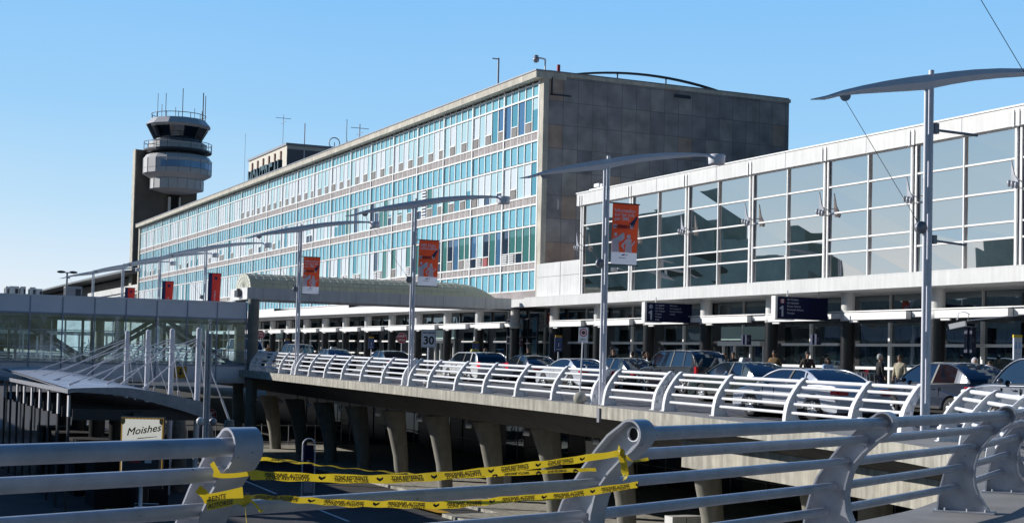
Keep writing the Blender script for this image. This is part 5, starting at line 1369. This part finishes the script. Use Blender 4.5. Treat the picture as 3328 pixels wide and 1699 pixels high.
    if rails:
        mb=MB()
        for s_ in (-1,1): mb.path([(s_*wt*.9,rf-.25,zt+.02),(s_*wt*.9,rf-.32,zt+.085),(s_*wt*.9,rr_+.3,zt+.085),(s_*wt*.9,rr_+.22,zt+.02)],.02,8);mb.box(*sorted((s_*wt*.9-.02,s_*wt*.9+.02)),(rf+rr_)/2-.05,(rf+rr_)/2+.05,zt,zt+.08)
        mb.build('roof_rail',rimm,o)
    if taxi:
        mb=MB();mb.prism([(-.22,0),(.22,0),(.17,.13),(-.17,.13)],lambda a,b,t:(a,t,zt+.035+b),-.09,.09,0);add_text(mb,'TAXI',lambda a,b:(a,-.095,zt+.06+b),.09,1,.002,0,'CENTER');mb.build('roof_sign',taxi,o)
    if kind=='coupe':
        mb=MB();mb.box(-.62,.62,r+.06,r+.24,trunk+.12,trunk+.15);mb.box(-.55,-.5,r+.1,r+.18,trunk-.05,trunk+.12);mb.box(.5,.55,r+.1,r+.18,trunk-.05,trunk+.12);mb.build('spoiler',pt,o)
    return o
txw=[signw,signr];txg=[M('taxi_sign_green',(.30,.28,.03),.4),blk]
silver=paint('silver',(.55,.57,.62));dkgreen=paint('dark_green',(.018,.03,.028));dkblue=paint('dark_blue',(.02,.03,.055));pblack=paint('black',(.012,.012,.018));white=paint('white',(.70,.71,.72));grey=paint('grey_blue',(.16,.18,.22));lsilver=paint('light_silver',(.48,.50,.56))
def C(nm,lab,x,y,*a,**k): return car(nm,lab,(x,y,zr(y,x)+.012),*a,**k)
C('silver_sedan','silver sedan nearest the camera just behind the white railing, left of the dark hatchback',23.15,30.95,'sedan',lsilver,L=4.6,H=1.32,wb=2.72,R=.32,rims=1)
C('dark_hatchback','dark hatchback behind the nearest street lamp with a teal hat seen over its roof',28.45,31.75,'hatch',dkblue,L=3.95,H=1.58,wb=2.45,R=.31,belt=.98,rims=0)
C('grey_suv','blue-grey SUV with pale roof rails at the right edge of the frame',27.45,26.7,'suv',grey,L=4.7,H=1.78,wb=2.7,R=.36,belt=1.08,rims=1,rails=True)
C('dark_taxi','dark sedan taxi with a small white and red roof sign, left of the silver sedan',28.4,41.5,'sedan',dkgreen,L=4.8,H=1.42,wb=2.75,taxi=txw,rims=1)
C('black_suv','large black SUV parked in front of the bright doorway',32.45,52.1,'suv',pblack,L=4.8,H=1.84,wb=3.0,R=.37,belt=1.12,rims=0)
C('dark_green_sedan','dark sedan directly left of the black SUV, behind the second street lamp',32.9,57.8,'sedan',dkgreen,L=4.8,H=1.46,wb=2.75,rims=1)
C('silver_coupe','pale silver coupe with a rear spoiler beside the no stopping sign',29.9,56.9,'coupe',silver,L=4.5,H=1.34,wb=2.6,rims=0)
C('dark_blue_sedan','dark sedan just left of the silver coupe',32.9,67.6,'sedan',dkblue,L=4.7,H=1.45,wb=2.7,rims=0)
C('white_taxi','white taxi wagon with a green roof sign and lit brake lights',29.9,67.9,'suv',white,L=4.6,H=1.50,wb=2.7,R=.31,belt=.95,taxi=txg,brake=True,rims=0)
C('dark_sedan','dark sedan with lit brake lights between the third and fourth lamps',29.9,80.4,'sedan',dkblue,L=4.7,H=1.44,wb=2.7,brake=True)
C('far_taxi','small dark taxi with a white roof sign right of the fourth lamp',29.9,90.8,'sedan',pblack,L=4.7,H=1.44,wb=2.7,taxi=txw)
C('far_dark_suv','small black SUV far away between the canopy column and the fourth lamp',32.5,108,'suv',pblack,L=4.8,H=1.8,wb=2.9,R=.36,belt=1.1)
C('far_white_van','white van with a blue windscreen seen through the footbridge glass beside the column',26.0,98,'suv',white,L=4.8,H=1.9,wb=2.9,R=.34,belt=1.15,rz=pi)
car('lower_white_car','white car parked in sunlight on the lower level beyond the piers',(19.5,98,LOW),'sedan',white,rz=pi/2,group=None)
car('lower_silver_car','silver car on the lower level beyond the billboard, under the footbridge',(14.6,93,LOW),'sedan',silver,rz=pi/2,group=None)
# ------------------------------------------------------------------ people (front = -y local)
skin=M('skin',(.46,.27,.19),.6);skin2=M('skin_tan',(.33,.19,.12),.6);skmats=[skin,skin2]
def cloth(n,c): return M('cloth_'+n,c,.85,var=.2,vscale=12)
CL={'black':cloth('black',(.014,.014,.018)),'navy':cloth('navy',(.02,.025,.05)),'grey':cloth('grey',(.10,.10,.11)),'brown':cloth('brown',(.20,.12,.05)),'blue':cloth('light_blue',(.35,.48,.68)),'beige':cloth('beige',(.42,.38,.28)),'red':cloth('red',(.50,.03,.03)),'white':cloth('white',(.60,.60,.66)),'jeans':cloth('jeans',(.05,.07,.13)),'teal':cloth('teal',(.03,.36,.33)),'dkbrown':cloth('dark_brown',(.05,.035,.03))}
HR={'dark':M('hair_dark',(.018,.013,.01),.6,var=.3,vscale=60),'brown':M('hair_brown',(.10,.05,.025),.6,var=.3,vscale=60),'grey':M('hair_grey',(.42,.41,.40),.6,var=.3,vscale=60),'bald':M('hair_cropped',(.06,.045,.035),.6)}
def skinmesh(name,verts,edges,radii,mat,parent,rootv=0,sub=1):
    me=bpy.data.meshes.new(name);bm=bmesh.new();ly=bm.verts.layers.skin.verify();bv=[]
    for i,(p,r) in enumerate(zip(verts,radii)):
        v=bm.verts.new(p);v[ly].radius=(r,r) if not isinstance(r,tuple) else r;v[ly].use_root=(i==rootv);bv.append(v)
    for i,j in edges: bm.edges.new((bv[i],bv[j]))
    bm.to_mesh(me);bm.free();o=bpy.data.objects.new(name,me);COL.objects.link(o);o.parent=parent
    m=o.modifiers.new('s','SKIN');m.use_smooth_shade=True;m2=o.modifiers.new('u','SUBSURF');m2.levels=sub;m2.render_levels=sub
    me.materials.append(mat);return o
def person(label,x,y,z,face=0,h=1.75,jacket='black',legs='navy',hair='dark',pose='stand',long=False,sk=0,glasses=False,hood=None,hat=None,lean=0,bag=False,shirt=None,nm='person'):
    o=thing(nm,label,'person',(x,y,z),radians(face),'people on the sidewalk')
    k=h/1.75
    L_=lambda p:(p[0]*k,p[1]*k,p[2]*k)
    ln=lean
    def B(p): # bend torso above the hips forward
        if p[2]<=.95 or ln==0:return L_(p)
        a=radians(ln);dz=p[2]-.95;dy=p[1];return L_((p[0],dy*cos(a)-dz*sin(a),.95+dz*cos(a)+dy*sin(a)))
    J={'pel':(0,0,.95),'wai':(0,-.0,1.10),'che':(0,.0,1.32),'nk':(0,.01,1.47),'hd':(0,-.01,1.58),'hu':(0,.0,1.66),'nose':(0,-.105,1.60)}
    sh={-1:(-.18,.01,1.40),1:(.18,.01,1.40)};el={};wr={};ha={};fd={}
    for s_ in (-1,1):
        if pose=='phone' and s_==1: el[s_]=(.26,-.14,1.20);wr[s_]=(.13,-.20,1.42);fd[s_]=(-.2,-.1,1)
        elif pose=='cross': el[s_]=(s_*.25,-.05,1.14);wr[s_]=(s_*-.02,-.22,1.16);fd[s_]=(-s_,-.05,.1)
        elif pose=='reach': el[s_]=(s_*.24,-.20,1.18);wr[s_]=(s_*.20,-.42,1.12);fd[s_]=(0,-1,-.2)
        elif pose=='pocket': el[s_]=(s_*.29,.04,1.13);wr[s_]=(s_*.20,-.07,.94);fd[s_]=(-s_*.2,-.4,-.8)
        else: el[s_]=(s_*.25,.02,1.12);wr[s_]=(s_*.26,-.07,.88);fd[s_]=(0,-.15,-1)
    V=[];R_=[];E_=[]
    def add(p,r,par=None):
        V.append(B(p));R_.append(r*k if not isinstance(r,tuple) else (r[0]*k,r[1]*k));i=len(V)-1
        if par is not None:E_.append((par,i))
        return i
    pel=add(J['pel'],.10);wai=add(J['wai'],.085,pel);che=add(J['che'],.085,wai);nk=add(J['nk'],.047,che);hd=add(J['hd'],.085,nk);hu=add(J['hu'],.088,hd);top=add((0,.005,1.715),.055,hu)
    add(J['nose'],.014,hd)
    for s_ in (-1,1):
        a=add(sh[s_],.042,che);b=add(el[s_],.036,a);c=add(wr[s_],.026,b)
        d=Vector(fd[s_]).normalized();p=Vector(wr[s_])+d*.05;q=add(tuple(p),.028,c)
        sd_=d.cross(Vector((0,1,0)) if abs(d.y)<.8 else Vector((0,0,1))).normalized()
        for j,l in zip((-1.5,-.5,.5,1.5),(.065,.08,.075,.06)):
            m_=add(tuple(p+d*.035+sd_*j*.018),.010,q);add(tuple(p+d*(.035+l*.6)+sd_*j*.02+Vector((0,-.008,0))),.008,m_)
        add(tuple(p+sd_*s_*-.04+d*.02+Vector((0,-.02,0))),.010,q)
        st=.07 if pose!='walk' else .07
        hp=add((s_*.095,0,.88),.085,pel);fy=-.12*s_ if pose=='walk' else 0
        kn=add((s_*.10,-.02+fy*.6,.50),.055,hp);an=add((s_*.105,.02+fy*1.6,.09),.038,kn);add((s_*.12,-.10+fy*1.6,.04),.035,an)
    skinmesh('body',V,E_,R_,skmats[sk],o)
    # trousers
    V=[];R_=[];E_=[]
    a=add((0,0,.97),.135);
    for s_ in (-1,1):
        fy=-.12*s_ if pose=='walk' else 0
        b=add((s_*.10,0,.86),.105,a);c=add((s_*.105,-.02+fy*.6,.50),.08,b);add((s_*.108,.02+fy*1.6,.08),.065,c)
    skinmesh('trousers',V,E_,R_,CL[legs],o)
    V=[];R_=[];E_=[]
    w_=(.185,.125)
    a=add((0,0,.84),.16);b=add((0,0,1.08),.15,a);c=add((0,0,1.30),.165,b);n_=add((0,.01,1.46),.085,c)
    for s_ in (-1,1):
        p=add((sh[s_][0]*1.02,sh[s_][1],sh[s_][2]-.01),.082,c);q=add(el[s_],.066,p);add(tuple(Vector(el[s_]).lerp(Vector(wr[s_]),.92)),.045,q)
    skinmesh('jacket',V,E_,R_,CL[jacket],o)
    if shirt:
        mb=MB();mb.ell(B((0,-.105,1.36)),.05*k,.055*k,.11*k,0,8,6);mb.build('shirt',CL[shirt],o)
    # shoes
    mb=MB()
    for s_ in (-1,1):
        fy=-.12*s_*1.6 if pose=='walk' else 0
        mb.ell(L_((s_*.11,-.05+fy,.045)),.05*k,.14*k,.045*k,0,10,6)
    mb.build('shoes',plas,o)
    # hair
    mb=MB();hc=B((0,.015,1.655));
    if hood: 
        mb.ell(B((0,.02,1.63)),.125*k,.13*k,.15*k,0,14,10);hb=mb
        c_=B((0,-.075,1.615));mb2=MB();mb2.ell(c_,.078*k,.055*k,.10*k,0,12,8);mb2.build('face',skmats[sk],o);mb.build('hood',CL[hood],o)
    else:
        mb.ell((hc[0],hc[1]+.012,hc[2]+.012),.098*k,.108*k,.102*k,0,14,10,half=(-.35,pi/2))
        mb.ell((hc[0],hc[1]+.045,hc[2]-.03),.092*k,.075*k,.10*k,0,12,8)
        if long: mb.ell((hc[0],hc[1]+.05,hc[2]-.11),.105*k,.07*k,.15*k,0,12,8);mb.ell((hc[0]-.085,hc[1]+.0,hc[2]-.07),.03*k,.06*k,.12*k,0,8,6);mb.ell((hc[0]+.085,hc[1]+.0,hc[2]-.07),.03*k,.06*k,.12*k,0,8,6)
        if hat: 
            mb=MB();mb.ell((hc[0],hc[1],hc[2]+.03),.112*k,.12*k,.11*k,0,14,10,half=(-.2,pi/2));mb.build('knitted_hat',CL[hat],o)
        else: mb.build('hair',HR[hair],o)
    mb=MB()
    if glasses:
        for s_ in (-1,1): mb.ell(B((s_*.034,-.096,1.625)),.028*k,.012,.02*k,0,8,6)
        mb.tube(B((-.08,-.085,1.63)),B((.08,-.085,1.63)),.006,5);mb.build('sunglasses',black,o)
    elif not hood:
        for s_ in (-1,1): mb.ell(B((s_*.033,-.092,1.62)),.014*k,.008,.009*k,0,8,5)
        mb.build('eyes',black,o);mb=MB()
        mb.ell(B((0,-.092,1.545)),.024*k,.008,.006*k,0,8,4);mb.build('mouth',M('lips',(.25,.08,.07),.6) if 'lips' not in bpy.data.materials else bpy.data.materials['lips'],o)
    if not hood and not long:
        mb=MB()
        for s_ in (-1,1): mb.ell(B((s_*.092,.0,1.61)),.012*k,.02*k,.032*k,0,8,6)
        mb.build('ears',skmats[sk],o)
    if bag: mb=MB();mb.box(.22,.38,-.12,.18,.72,1.0);mb.path([(.3,0,1.0),(.2,0,1.42)],.012,5);mb.build('shoulder_bag',CL['dkbrown'],o)
    return o
def Pn(label,x,y,face,**k): return person(label,x,y,(zr(y,35)+.15) if x>35.2 else zr(y,x)+.01,face,**k)
Pn('man in a dark jacket and sunglasses standing alone left of the silver coupe',36,74.2,-15,glasses=True,legs='black')
Pn('man in black with sunglasses leaning on the sedan left of the black SUV',35.6,63.6,-30,glasses=True,legs='jeans',hair='brown',pose='reach',h=1.73)
Pn('person in black turned away, behind the dark sedan',36.0,62.4,150,h=1.65)
Pn('second person in black beside the one turned away, lit cheek showing',36.2,61.6,60,h=1.66,legs='grey')
Pn('long-haired woman in black with sunglasses and folded arms in front of the black SUV',35.9,60.8,-30,h=1.62,long=True,glasses=True,hair='brown',pose='cross',shirt='white')
Pn('man with pale collar half hidden behind the front of the black SUV',36.4,59.8,-20,h=1.76,jacket='grey',glasses=True)
Pn('short-haired person showing only a face above the middle of the black SUV roof',36.8,59.2,10,h=1.77)
Pn('person with a pale face in the doorway just left of the man in black',37.4,56.3,-10,h=1.66,jacket='dkbrown',long=True,hair='brown')
Pn('balding man in a black coat standing before the bright doorway',36.5,54.3,-25,h=1.71,legs='black',sk=1,hair='bald')
Pn('man in a brown jacket looking left beside the dark taxi',36,50.5,-60,jacket='brown',h=1.80,sk=1,pose='pocket')
Pn('man in an open black jacket facing the camera left of the woman in light blue',36,48.2,-20,jacket='dkbrown',h=1.78,shirt='black',pose='pocket')
Pn('woman in a light blue hooded top right of the man in the open black jacket',36,46.9,-20,jacket='blue',h=1.54,long=True,pose='reach')
Pn('grey-haired man in a dark suit facing right',36,43.7,75,jacket='black',shirt='blue',hair='grey',h=1.72)
Pn('man in a beige jacket facing the grey-haired man',36,42.6,-75,jacket='beige',h=1.71,hair='dark',sk=1,bag=True)
Pn('person in a teal knitted hat showing just above the dark hatchback roof',33.4,37.2,0,jacket='grey',hat='teal',h=1.52)
Pn('bending child in a red vest left of the grey SUV',35.6,38.9,-60,jacket='red',legs='jeans',hair='brown',h=1.48,lean=38,pose='reach')
Pn('woman in a white hooded sweatshirt with the hood up',36,38.7,-25,jacket='white',hood='white',h=1.64)
Pn('dark-haired person seen over the roof of the grey SUV',36.2,38.2,-60,jacket='white',h=1.55)
Pn('woman in black holding a phone near the vestibule, right of the white taxi',35.9,79.9,20,h=1.68,pose='phone',long=True,hair='brown',legs='black')
Pn('tiny distant person beside the canopy column',36,128,-30,h=1.7,jacket='brown')
Pn('tiny distant person near the far black SUV',36,123,0,h=1.6,jacket='dkbrown')
Pn('tiny distant person right of the fourth lamp',36.0,112.4,0,h=1.55,jacket='grey',hair='grey')
